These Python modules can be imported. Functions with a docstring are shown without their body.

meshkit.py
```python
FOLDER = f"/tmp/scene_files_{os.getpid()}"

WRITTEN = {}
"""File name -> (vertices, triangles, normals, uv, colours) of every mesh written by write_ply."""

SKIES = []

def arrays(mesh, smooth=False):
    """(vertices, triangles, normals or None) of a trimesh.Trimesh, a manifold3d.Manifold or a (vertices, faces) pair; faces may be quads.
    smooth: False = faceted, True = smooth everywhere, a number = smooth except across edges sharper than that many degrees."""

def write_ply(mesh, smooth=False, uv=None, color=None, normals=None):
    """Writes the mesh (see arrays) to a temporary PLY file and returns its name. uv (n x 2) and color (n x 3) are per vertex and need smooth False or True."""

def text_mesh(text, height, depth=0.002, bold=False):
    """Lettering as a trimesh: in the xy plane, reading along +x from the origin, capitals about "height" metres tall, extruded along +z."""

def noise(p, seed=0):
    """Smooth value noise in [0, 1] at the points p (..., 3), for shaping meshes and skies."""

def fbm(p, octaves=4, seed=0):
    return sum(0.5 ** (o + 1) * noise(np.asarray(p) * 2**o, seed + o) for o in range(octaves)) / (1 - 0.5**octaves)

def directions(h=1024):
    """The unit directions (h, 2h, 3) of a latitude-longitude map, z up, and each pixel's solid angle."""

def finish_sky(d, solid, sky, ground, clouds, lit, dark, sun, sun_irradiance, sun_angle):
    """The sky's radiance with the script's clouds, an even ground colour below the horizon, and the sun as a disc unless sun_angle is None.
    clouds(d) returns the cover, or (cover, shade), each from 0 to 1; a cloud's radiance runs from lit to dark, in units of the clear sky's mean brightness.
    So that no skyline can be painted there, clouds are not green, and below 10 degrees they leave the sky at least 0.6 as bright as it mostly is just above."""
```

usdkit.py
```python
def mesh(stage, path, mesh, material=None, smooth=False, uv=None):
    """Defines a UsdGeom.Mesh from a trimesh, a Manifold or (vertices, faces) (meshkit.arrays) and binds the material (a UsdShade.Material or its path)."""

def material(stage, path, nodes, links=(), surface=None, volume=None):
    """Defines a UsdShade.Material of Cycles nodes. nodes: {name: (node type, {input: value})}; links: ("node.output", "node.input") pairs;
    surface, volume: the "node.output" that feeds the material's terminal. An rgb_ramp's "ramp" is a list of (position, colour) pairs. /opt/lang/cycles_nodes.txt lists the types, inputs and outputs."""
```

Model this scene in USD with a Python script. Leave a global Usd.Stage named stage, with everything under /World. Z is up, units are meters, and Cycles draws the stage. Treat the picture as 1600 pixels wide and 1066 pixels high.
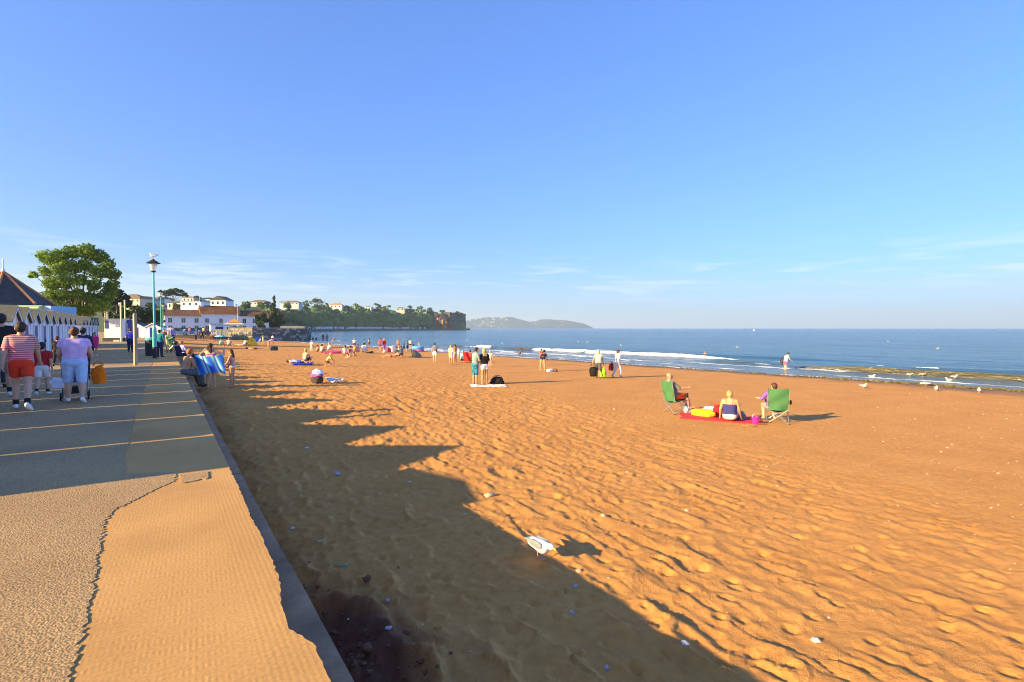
import math, random
import numpy as np, trimesh, manifold3d as m3
from scipy.spatial import cKDTree
from shapely.geometry import Polygon
import usdkit, meshkit
from pxr import Usd, UsdGeom, UsdLux, UsdShade, Gf, Sdf, Vt

stage = Usd.Stage.CreateInMemory()
UsdGeom.SetStageUpAxis(stage, UsdGeom.Tokens.z)
UsdGeom.SetStageMetersPerUnit(stage, 1.0)
UsdGeom.Xform.Define(stage, '/World')
UsdGeom.Scope.Define(stage, '/World/Looks')

# ---------------------------------------------------------------- camera
EYE = np.array([0.0, 0.0, 1.6]); YAW = math.atan(545 / 820); FPX = 820.0; PITCH = math.atan(20 / 820)
FWD0 = np.array([math.sin(YAW), math.cos(YAW), 0]); RIGHT = np.array([math.cos(YAW), -math.sin(YAW), 0])
FWD = FWD0 * math.cos(PITCH) - np.array([0, 0, math.sin(PITCH)]); UP = np.cross(RIGHT, FWD)
cam = UsdGeom.Camera.Define(stage, '/World/camera')
cam.CreateHorizontalApertureAttr(36.0); cam.CreateVerticalApertureAttr(36.0 * 682 / 1024)
cam.CreateFocalLengthAttr(36.0 * FPX / 1600); cam.CreateClippingRangeAttr(Gf.Vec2f(0.05, 60000))
mat4 = np.eye(4); mat4[0, :3], mat4[1, :3], mat4[2, :3], mat4[3, :3] = RIGHT, UP, -FWD, EYE
cam.AddTransformOp().Set(Gf.Matrix4d(mat4.tolist()))
cam.CreateExposureAttr(1.56)

# ---------------------------------------------------------------- sky and sun
SUN_EL = math.radians(18.5)
TRAVEL = np.array([math.cos(SUN_EL) * math.cos(0.02), math.cos(SUN_EL) * math.sin(0.02), -math.sin(SUN_EL)])
sun = UsdLux.DistantLight.Define(stage, '/World/sun')
sun.CreateIntensityAttr(1.25); sun.CreateAngleAttr(0.5); sun.CreateNormalizeAttr(True); sun.CreateColorAttr(Gf.Vec3f(1.0, 0.75, 0.34))
z = -TRAVEL; x = np.cross([0, 0, 1.0], z); x /= np.linalg.norm(x); y = np.cross(z, x)
ms = np.eye(4); ms[0, :3], ms[1, :3], ms[2, :3] = x, y, z
sun.AddTransformOp().Set(Gf.Matrix4d(ms.tolist()))
dome = UsdLux.DomeLight.Define(stage, '/World/sky')
dome.GetPrim().SetCustomDataByKey('kind', 'structure'); dome.GetPrim().SetCustomDataByKey('label', 'clear blue evening sky with faint wisps of cloud low over the bay')
skym = usdkit.material(stage, '/World/Looks/sky_look', {
    'sky': ('sky_texture', {'sky_type': 'single_scattering', 'sun_disc': False, 'sun_elevation': SUN_EL, 'sun_rotation': math.atan2(-TRAVEL[0], -TRAVEL[1]), 'air_density': 1.15, 'aerosol_density': 1.2, 'ozone_density': 2.2}),
    'tc': ('texture_coordinate', {}),
    'sep': ('separate_xyz', {}),
    'map': ('mapping', {'scale': (3.0, 3.0, 34.0)}),
    'n': ('noise_texture', {'scale': 2.2, 'detail': 6.0, 'roughness': 0.6, 'distortion': 0.6}),
    'cov': ('map_range', {'from_min': 0.50, 'from_max': 0.74, 'to_min': 0.0, 'to_max': 0.85, 'clamp': True}),
    'lo': ('map_range', {'range_type': 'smoothstep', 'from_min': 0.04, 'from_max': 0.08, 'to_min': 0.0, 'to_max': 1.0, 'clamp': True}),
    'hi': ('map_range', {'range_type': 'smoothstep', 'from_min': 0.09, 'from_max': 0.16, 'to_min': 1.0, 'to_max': 0.0, 'clamp': True}),
    'm1': ('math', {'math_type': 'multiply'}), 'm2': ('math', {'math_type': 'multiply'}),
    'mix': ('mix_color', {'b': (3.4, 4.0, 4.3), 'use_clamp': False}),
    'gam': ('gamma', {'gamma': 0.7}), 'tint': ('mix_color', {'blend_type': 'multiply', 'fac': 1.0, 'b': (0.56, 0.93, 1.80), 'use_clamp': False}),
    'hzf': ('map_range', {'range_type': 'smoothstep', 'from_min': 0.0, 'from_max': 0.13, 'to_min': 0.5, 'to_max': 0.0, 'clamp': True}), 'hzm': ('mix_color', {'b': (3.0, 3.5, 3.45), 'use_clamp': False}),
    'bg': ('background_shader', {'strength': 0.086}),
}, [('tc.generated', 'sep.vector'), ('tc.generated', 'map.vector'), ('map.vector', 'n.vector'), ('n.fac', 'cov.value'),
    ('sep.z', 'lo.value'), ('sep.z', 'hi.value'), ('cov.result', 'm1.value1'), ('lo.result', 'm1.value2'), ('m1.value', 'm2.value1'), ('hi.result', 'm2.value2'),
    ('m2.value', 'mix.fac'), ('sky.color', 'gam.color'), ('gam.color', 'tint.a'), ('tint.result', 'hzm.a'), ('sep.z', 'hzf.value'), ('hzf.result', 'hzm.fac'), ('hzm.result', 'mix.a'), ('mix.result', 'bg.color')], surface='bg.background')
UsdShade.MaterialBindingAPI.Apply(dome.GetPrim()).Bind(skym)

# ---------------------------------------------------------------- helpers
_used = {}
def numbered(path):
    n = _used.get(path, 0); _used[path] = n + 1
    return path if n == 0 else f'{path}_{n:03d}'
def path_of(p): return '/World' if p is None else str(p.GetPath())
def tag(p, label=None, cat=None, group=None, kind=None):
    for k, v in (('label', label), ('category', cat), ('group', group), ('kind', kind)):
        if v: p.SetCustomDataByKey(k, v)
    return p
def thing(name, label, cat, loc=(0, 0, 0), rz=0.0, group=None, kind=None):
    x = UsdGeom.Xform.Define(stage, numbered('/World/' + name))
    x.AddTranslateOp().Set(Gf.Vec3d(*map(float, loc))); x.AddRotateZOp().Set(math.degrees(rz))
    return tag(x.GetPrim(), label, cat, group, kind)
def obj(name, mesh, mat, parent=None, smooth=False, label=None, kind=None):
    p = usdkit.mesh(stage, numbered(path_of(parent) + '/' + name), mesh, mat, smooth=smooth).GetPrim()
    return tag(p, label, kind=kind)
def dup(src, loc, rz=0.0, label=None, group=None, scale=None):
    base = str(src.GetPath()).split('/')[-1]
    if base[-4] == '_' and base[-3:].isdigit(): base = base[:-4]
    was = src.GetCustomData()
    r = thing(base, label or was.get('label'), was.get('category'), loc, rz, group or was.get('group'))
    if scale is not None:
        UsdGeom.Xformable(r).AddScaleOp().Set(Gf.Vec3f(*((scale,) * 3 if np.ndim(scale) == 0 else scale)))
    r.GetReferences().AddInternalReference(src.GetPath()); r.SetInstanceable(True)
    return r
cat = trimesh.util.concatenate
def T(m, loc=(0, 0, 0), rz=0.0, rx=0.0, ry=0.0, s=None):
    m = m.copy()
    if s is not None: m.apply_scale(s)
    R = trimesh.transformations.euler_matrix(rx, ry, rz); R[:3, 3] = loc
    m.apply_transform(R); return m
def box(x0, x1, y0, y1, z0, z1):
    m = trimesh.creation.box([x1 - x0, y1 - y0, z1 - z0]); m.apply_translation([(x0 + x1) / 2, (y0 + y1) / 2, (z0 + z1) / 2]); return m
def bbox_round(x0, x1, y0, y1, z0, z1, r=0.02):
    pts = [(x, y, zz) for x in (x0 + r, x1 - r) for y in (y0 + r, y1 - r) for zz in (z0 + r, z1 - r)]
    return tri(hull_s([(p, r) for p in pts], 8))
def tri(man):
    m = man.to_mesh(); return trimesh.Trimesh(np.array(m.vert_properties[:, :3]), np.array(m.tri_verts), process=False)
_sph = {}
def sph(n):
    if n not in _sph:
        _sph[n] = np.array(m3.Manifold.sphere(1.0, n).to_mesh().vert_properties[:, :3])
    return _sph[n]
def hull_s(items, n=12):
    """manifold hull of spheres: items (centre, radius or (rx,ry,rz))"""
    return m3.Manifold.hull_points(np.vstack([sph(n) * np.asarray(r) + np.asarray(c) for c, r in items]))
def tube(a, b, r0, r1=None, n=10):
    a, b = np.asarray(a, float), np.asarray(b, float); r1 = r0 if r1 is None else r1
    d = b - a; L = np.linalg.norm(d); d /= L
    e = np.cross(d, [0, 0, 1.0] if abs(d[2]) < .9 else [1.0, 0, 0]); e /= np.linalg.norm(e); f = np.cross(d, e)
    t = np.linspace(0, 2 * np.pi, n, endpoint=False)
    ring = np.outer(np.cos(t), e) + np.outer(np.sin(t), f)
    v = np.vstack([a + ring * r0, b + ring * r1, [a], [b]])
    F = []
    for i in range(n):
        j = (i + 1) % n
        F += [[i, j, n + j], [i, n + j, n + i], [2 * n, j, i], [2 * n + 1, n + i, n + j]]
    return trimesh.Trimesh(v, F, process=False)
def prism(poly2d, y0, y1):
    """polygon in xz extruded along y"""
    m = trimesh.creation.extrude_polygon(Polygon(poly2d), y1 - y0, engine='earcut')
    v = m.vertices.copy(); m.vertices = np.c_[v[:, 0], y1 - v[:, 2], v[:, 1]]
    return m
def lathe(prof, n=20):
    return trimesh.creation.revolve(np.array(prof), sections=n)
def rand(*k):
    return random.Random(str(k))

# a pixel of the 1600-wide picture -> direction, or the point on a level, or at a depth
def ray(px, py): return FWD + RIGHT * (px - 800) / FPX - UP * (py - 533) / FPX
def onz(px, py, zz):
    d = ray(px, py); t = (zz - EYE[2]) / d[2]; return EYE + d * t
def atd(px, py, depth):
    d = ray(px, py); return EYE + d * (depth / d.dot(FWD0))
def pix(p):
    q = np.asarray(p, float) - EYE; D = q.dot(FWD); return 800 + FPX * q.dot(RIGHT) / D, 533 - FPX * q.dot(UP) / D
def depth_of(p): return (np.asarray(p, float) - EYE).dot(FWD)

# ---------------------------------------------------------------- looks
_mats = {}
def M(name, col, rough=0.75, var=0.1, scale=5.0, bump=0.0, bscale=40.0, spec=0.3, metal=0.0, sheen=0.0, coat=0.0, stretch=(1, 1, 1)):
    if name in _mats: return _mats[name]
    c = np.array(col, float)
    nodes = {'tc': ('texture_coordinate', {}), 'mp': ('mapping', {'scale': stretch}), 'n': ('noise_texture', {'scale': scale, 'detail': 4.0, 'roughness': 0.6}),
             'r': ('rgb_ramp', {'ramp': [(0.25, tuple(c * (1 - var))), (0.75, tuple(np.minimum(c * (1 + var), 1)))]}),
             'p': ('principled_bsdf', {'roughness': rough, 'specular_ior_level': spec, 'metallic': metal, 'sheen_weight': sheen, 'coat_weight': coat})}
    links = [('tc.object', 'mp.vector'), ('mp.vector', 'n.vector'), ('n.fac', 'r.fac'), ('r.color', 'p.base_color')]
    if bump:
        nodes['bn'] = ('noise_texture', {'scale': bscale, 'detail': 3.0}); nodes['b'] = ('bump', {'strength': 0.6, 'distance': bump})
        links += [('mp.vector', 'bn.vector'), ('bn.fac', 'b.height'), ('b.normal', 'p.normal')]
    _mats[name] = usdkit.material(stage, '/World/Looks/' + name, nodes, links, surface='p.BSDF')
    return _mats[name]
def primvar(prim, name, val):
    UsdGeom.PrimvarsAPI(prim).CreatePrimvar(name, Sdf.ValueTypeNames.FloatArray, 'vertex').Set(Vt.FloatArray.FromNumpy(np.asarray(val, np.float32)))
def sstep(a, b, x):
    t = np.clip((np.asarray(x, float) - a) / (b - a), 0, 1); return t * t * (3 - 2 * t)
# ================================================================ ground levels
SEA_Z = -1.55
WL_V = np.array([-60, 6.8, 18, 41.7, 68, 118, 140]); WL_U = np.array([40, 36.3, 34.8, 32.6, 30.0, 26, 25])
def water_u(v): return np.interp(v, WL_V, WL_U)
def nz(p2, seed=0):
    p2 = np.asarray(p2, float); return meshkit.noise(np.c_[p2, np.full(len(p2), 0.37)], seed)
def fb(u, v, s, seed=0, oct=3):
    out = 0; a = 1; tot = 0
    for k in range(oct):
        out = out + a * (nz(np.c_[u, v] / s * 2 ** k, seed + k) - .5); tot += a; a *= .5
    return out / tot
def sand_base(u, v):
    u, v = np.asarray(u, float), np.asarray(v, float)
    wall = -.97 + .47 * sstep(7.5, 18, v) + .12 * sstep(25, 70, v)
    w = water_u(v)
    t = np.clip((u - 2) / (w - 2), 0, None)
    zz = np.where(t <= 1, wall + (SEA_Z - wall) * np.power(np.minimum(t, 1), .85), SEA_Z - (t - 1) * 1.1)
    return zz
_r = np.random.default_rng(11)
_cells = {}
def worley(u, v, cell, sx, sy, seed):
    """squared distance to the nearest jittered seed, in cell units, of a stretched domain"""
    key = (cell, sx, sy, seed)
    if key not in _cells:
        r = np.random.default_rng(seed)
        gu, gv = np.meshgrid(np.arange(-3, 52 / (cell * sx)), np.arange(-4, 60 / (cell * sy)))
        pts = np.c_[gu.ravel(), gv.ravel()] + r.uniform(-.48, .48, (gu.size, 2))
        _cells[key] = (cKDTree(pts), r.uniform(.35, 1.15, len(pts)))
    tree, amp = _cells[key]
    d, i = tree.query(np.c_[u / (cell * sx), v / (cell * sy)])
    return d * d, amp[i]
def sand_disp(u, v):
    u, v = np.asarray(u, float).ravel(), np.asarray(v, float).ravel()
    rough = 1 - sstep(8.4, 11.5, u + 1.6 * fb(u, v, 3.0, 5) - .16 * np.clip(v - 2, 0, 26))
    rough = np.clip(rough, .10, 1) * (1 - .55 * sstep(16, 60, v))
    wu = u + .22 * fb(u, v, .8, 21) + .08 * fb(u, v, .2, 22); wv = v + .35 * fb(u, v, .9, 23) + .5 * u * .25
    d1, a1 = worley(wu, wv, .34, .66, 1.35, 3)
    d2, a2 = worley(wu + 5, wv + 2, .2, .8, 1.2, 4)
    d3, a3 = worley(wu + 11, wv + 7, .11, 1.0, 1.1, 6)
    bowl = 1 - .55 * sstep(2.8, 4.6, u)
    zz = rough * bowl * (.052 * a1 * np.minimum(d1 * 1.5, 1.0) + .036 * a2 * np.minimum(d2 * 1.6, 1) + .010 * a3 * np.minimum(d3 * 1.6, 1) - .045)
    # wind and foot worn scarps: a slow rise and a sharp lee drop
    for L, amp, sd, cv_ in ((.46, .052, 81, 1.3), (.26, .036, 91, .9)):
        s = (u - .05 * v + .62 * fb(u, v / 1.7, .62, sd, 3) + .14 * fb(u, v / 1.4, .2, sd + 5, 2)) / L
        fr = s - np.floor(s); k = np.floor(s)
        md = np.clip(4.2 * fb(k * 1.7, v / cv_, .36, sd + 9, 2) + .12, 0, 1.25)
        zz += rough * (1 - .5 * (1 - bowl) * 0) * sstep(2.2, 4.5, u) * amp * md * (np.where(fr < .92, fr / .92, (1 - fr) / .08) - .5)
    zz += rough * (.030 * fb(u, v, .6, 31, 4)) + .05 * fb(u, v, 3.2, 41, 3) * (.35 + .65 * rough) + .012 * fb(u, v, .35, 47, 2)
    d4, a4 = worley(wu * .9 + 3, wv + 9, .42, .75, 1.1, 8)
    rp = np.sqrt(d4); zz += np.clip(rough * 1.15, .0, 1) * np.where(a4 > .62, 1, .35) * (-.026 * (1 - sstep(.07, .18, rp)) + .006 * np.exp(-((rp - .24) / .07) ** 2))
    # the hole dug beside the wall and its spoil
    for (cu, cv, ru, rv, dep) in ((1.15, 4.6, .40, .55, .09), (1.3, 3.7, .36, .4, .07)):
        q = ((u - cu) / ru) ** 2 + ((v - cv) / rv) ** 2 + 1.3 * fb(u, v, .3, 51, 4)
        zz -= dep * (1 - sstep(.1, 1.2, q)); zz += .05 * np.exp(-((q - 1.35) / .4) ** 2)
    near = np.exp(-((u - 1.2) / .62) ** 2 - ((v - 4.1) / 1.25) ** 2)
    zz += near * (.12 * fb(u, v, .3, 61, 5) + .20 * np.abs(fb(u, v, .16, 66, 4)) + .12 * np.abs(fb(u, v, .07, 69, 2)) - .06)
    # trough of blown sand along the foot of the wall
    zz += -.05 * np.exp(-((u - .95) / .25) ** 2) * (1 + 2 * fb(u, v, .7, 71))
    damp = np.clip(near * 1.7 - .2 + 1.2 * fb(u, v, .3, 61, 3), 0, 1) + .62 * np.exp(-((u - .9) / .42) ** 2) * sstep(-.2, .2, fb(u, v, .8, 77))
    edge = sstep(0, .5, u - .8)
    wet = sstep(-1.6, 0.2, u - water_u(v))
    return zz * np.where(u < .8, .2, 1) * (1 - .75 * wet), np.clip(damp, 0, 1)
def sand_z(u, v):
    return float(sand_base(u, v) + sand_disp(np.array([u]), np.array([v]))[0][0])
def onsand(px, py):
    """where the ray through the pixel meets the sand"""
    zz = -1.0
    for _ in range(30):
        p = onz(px, py, zz); zz = .5 * zz + .5 * float(sand_base(p[0], p[1]))
    for _ in range(3):
        p = onz(px, py, zz); zz = sand_z(p[0], p[1])
    p = onz(px, py, zz); p[2] = sand_z(p[0], p[1]); return p

# ---------------------------------------------------------------- sand: one sheet, finer near by
rr = np.concatenate([[.9, 1.1], 1.3 * np.exp(np.arange(0, 790) * .0061)])
fine = np.linspace(YAW - .95, YAW + .95, 640)
an = np.concatenate([np.linspace(YAW - 1.7, YAW - .96, 24), fine, np.linspace(YAW + .96, YAW + 1.9, 30)])
A, R = np.meshgrid(an, rr)
U, V = R * np.sin(A), R * np.cos(A)
zs, damp = sand_disp(U, V)
Z = sand_base(U, V) + zs.reshape(U.shape)
SGR, SGA, SGZ = rr, an, Z
def sand_z(u, v):
    'height of the finished sand sheet'
    ri, ai = np.interp(math.hypot(u, v), SGR, np.arange(len(SGR))), np.interp(math.atan2(u, v), SGA, np.arange(len(SGA)))
    i, j = min(int(ri), len(SGR) - 2), min(int(ai), len(SGA) - 2); a, b = ri - i, ai - j
    return float((1 - a) * ((1 - b) * SGZ[i, j] + b * SGZ[i, j + 1]) + a * ((1 - b) * SGZ[i + 1, j] + b * SGZ[i + 1, j + 1]))
nr, na = U.shape
idx = np.arange(nr * na).reshape(nr, na)
q = np.stack([idx[:-1, :-1], idx[:-1, 1:], idx[1:, 1:], idx[1:, :-1]], -1).reshape(-1, 4)
cu, cv = U.ravel()[q], V.ravel()[q]
keep = (cu.max(1) > .5) & (cv.max(1) < 132) & (cv.max(1) > -12) & (cu.min(1) < 44)
q = q[keep]; used, inv = np.unique(q, return_inverse=True); q = inv.reshape(-1, 4)
vs = np.c_[U.ravel(), V.ravel(), Z.ravel()][used]; dampv = damp[used]
f = np.vstack([q[:, [0, 2, 1]], q[:, [0, 3, 2]]])
nrm = np.cross(vs[f[0, 1]] - vs[f[0, 0]], vs[f[0, 2]] - vs[f[0, 0]])
if nrm[2] < 0: f = f[:, ::-1]
sandm = usdkit.material(stage, '/World/Looks/sand_look', {
    'g': ('geometry', {}), 'sep': ('separate_xyz', {}),
    'n1': ('noise_texture', {'scale': .7, 'detail': 5.0}), 'n2': ('noise_texture', {'scale': 90.0, 'detail': 3.0}), 'n3': ('noise_texture', {'scale': 9.0, 'detail': 5.0, 'roughness': .65}),
    'r': ('rgb_ramp', {'ramp': [(.3, (.54, .247, .064)), (.7, (.62, .295, .083))]}),
    'r2': ('rgb_ramp', {'ramp': [(.25, (.74, .70, .67)), (.55, (1, 1, 1)), (.8, (1.14, 1.14, 1.15))]}),
    'mul': ('mix_color', {'blend_type': 'multiply', 'fac': .8, 'use_clamp': False}),
    'at': ('attribute', {'attribute': 'damp'}), 'dm': ('mix_color', {'b': (.15, .055, .030)}),
    'wet': ('map_range', {'range_type': 'smoothstep', 'from_min': SEA_Z + .08, 'from_max': SEA_Z + .01, 'to_min': 0.0, 'to_max': 1.0, 'clamp': True}),
    'wn': ('math', {'math_type': 'multiply_add', 'value2': .08, 'value3': -.04}), 'wa': ('math', {'math_type': 'add'}),
    'wm': ('mix_color', {'b': (.19, .105, .055)}), 'wr': ('map_range', {'from_min': 0.0, 'from_max': 1.0, 'to_min': .9, 'to_max': .6}),
    'bh': ('math', {'math_type': 'multiply_add', 'value2': 2.0, 'value3': 0.0}), 'b': ('bump', {'strength': .85, 'distance': .020}),
    'p': ('principled_bsdf', {'specular_ior_level': .2}),
}, [('g.position', 'n1.vector'), ('g.position', 'n2.vector'), ('g.position', 'n3.vector'), ('n1.fac', 'r.fac'), ('n3.fac', 'r2.fac'), ('r.color', 'mul.a'), ('r2.color', 'mul.b'),
    ('mul.result', 'dm.a'), ('at.fac', 'dm.fac'), ('g.position', 'sep.vector'), ('n1.fac', 'wn.value1'), ('sep.z', 'wa.value1'), ('wn.value', 'wa.value2'), ('wa.value', 'wet.value'),
    ('dm.result', 'wm.a'), ('wet.result', 'wm.fac'), ('wm.result', 'p.base_color'), ('wet.result', 'wr.value'), ('wr.result', 'p.roughness'),
    ('n3.fac', 'bh.value1'), ('n2.fac', 'bh.value3'), ('bh.value', 'b.height'), ('b.normal', 'p.normal')], surface='p.BSDF')
sand = usdkit.mesh(stage, '/World/beach_sand', (vs, f), sandm, smooth=True).GetPrim()
primvar(sand, 'damp', dampv)
tag(sand, 'red gold beach sand, trampled into dimples near the wall and smooth by the water', kind='structure')

# ---------------------------------------------------------------- sea
uf = np.concatenate([np.arange(22, 62, .22), 62 + np.cumsum(.22 * 1.055 ** np.arange(1, 158))]); uf = uf[uf < 15000]; uf = np.append(uf, 15000)
gv = np.cumsum(.42 * 1.075 ** np.arange(1, 110)); gv = gv[gv < 15000]
vf = np.concatenate([-24 - gv[::-1], np.arange(-24, 136, .42), 136 + gv])
VV, UU = np.meshgrid(vf, uf)
u_, v_ = UU.ravel(), VV.ravel()
swell = (1 - sstep(180, 420, u_)) * (1 - sstep(150, 330, v_)) * sstep(-220, -60, v_) * sstep(6, 22, u_ - water_u(v_))
fade = (1 - sstep(60, 130, u_)) * (1 - sstep(134, 170, v_)) * sstep(-60, -26, v_)
sw = water_u(v_)
hz_ = .26 * fade * fb(u_, v_ * .4, 3.0, 101, 4) + .10 * fade * fb(u_, v_ * .6, .9, 105, 3)
hz_ *= sstep(-1, 8, u_ - sw)
hz_ += swell * (.34 * fb(u_, v_ * .22, 11.0, 111, 3) + .16 * fb(u_, v_ * .3, 4.5, 117, 2))
foam = np.zeros_like(u_); silt = 1 - sstep(2, 17, u_ - sw); olive = np.zeros_like(u_)
def breaker(uc, slope, v0, v1, h, wd, foamy, seed, soft=4.0):
    global hz_, foam, olive
    c = uc + slope * (v_ - (v0 + v1) / 2) + 1.0 * fb(u_ * 0, v_, 9, seed)
    along = sstep(v0 - soft, v0 + soft, v_) * (1 - sstep(v1 - soft, v1 + soft, v_)) * (1 + .5 * fb(u_ * 0, v_, 5, seed + 2))
    d = u_ - c
    front = np.where(d < 0, np.exp(-(d / (wd * .38)) ** 2), np.exp(-(d / wd) ** 2))
    hz_ = hz_ + along * h * front
    hz_ = hz_ - .75 * along * np.exp(-((d) / (wd * 1.1)) ** 2) * (hz_ - along * h * front)
    olive = np.maximum(olive, (h > .3) * along * np.exp(-((d + wd * .15) / (wd * .7)) ** 2))
    n = fb(u_, v_ * .5, 1.6, seed + 5, 4)
    fo = sstep(.28, .6, foamy * along * .72 + 2.6 * n - .12 * (foamy < .5)) * np.where(d < 0, np.exp(-(d / (wd * 1.1)) ** 4), np.exp(-(d / (wd * .35)) ** 2))
    foam = np.maximum(foam, fo)
breaker(42.6, -.10, 2, 22, .38, .8, .27, 200, 5.0)
breaker(42.2, -.10, -26, -4, .38, .85, .42, 210)
breaker(43.9, -.08, 24.5, 31, .24, 1.2, .42, 220, 3)
breaker(46.2, -.13, 34, 61, .27, 1.3, .86, 230, 4)
breaker(44.3, -.13, 60, 68, .36, 1.5, .1, 240, 4)
breaker(43.4, -.13, 71, 77, .36, 1.4, .82, 250, 2.5)
breaker(42.0, -.13, 78, 84, .36, 1.5, .05, 255, 3)
breaker(52, -.1, 20, 60, .16, 1.8, .0, 260, 9)
breaker(51, -.1, -10, 16, .16, 1.8, .0, 270, 7)
# wash running up the sand: lace of foam at its edge
n = fb(u_, v_ * .4, 2.2, 300, 4); edge = u_ - sw - .9 * fb(u_ * 0, v_, 6, 310, 3)
foam = np.maximum(foam, .9 * np.exp(-((edge - .1) / .34) ** 2) * sstep(-.32, .1, n + .02))
for k, (off, va, vb, wdt) in enumerate(((2.6, 26, 92, .7), (5.0, 32, 80, 1.0), (1.4, 75, 125, .6), (7.6, 38, 70, 1.1), (2.2, 6, 30, .3), (6.4, 16, 34, .45))):
    foam = np.maximum(foam, .95 * np.exp(-((edge - off - 1.4 * fb(u_ * 0, v_, 8, 330 + k, 3)) / wdt) ** 2) * sstep(-.12, .12, fb(u_, v_ * .3, 1.6, 340 + k, 4) + .03) * sstep(va - 6, va + 6, v_) * (1 - sstep(vb - 6, vb + 6, v_)))
hz_ += .09 * np.clip(foam, 0, 1) * (.6 + 1.8 * fb(u_, v_, .8, 350, 3))
zz_ = SEA_Z + hz_
nu, nv = UU.shape
idx = np.arange(nu * nv).reshape(nu, nv)
q = np.stack([idx[:-1, :-1], idx[1:, :-1], idx[1:, 1:], idx[:-1, 1:]], -1).reshape(-1, 4)
ccu, ccv = u_[q], v_[q]
q = q[~((ccu.max(1) < 45) & (ccv.min(1) > 135))] if False else q
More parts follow.
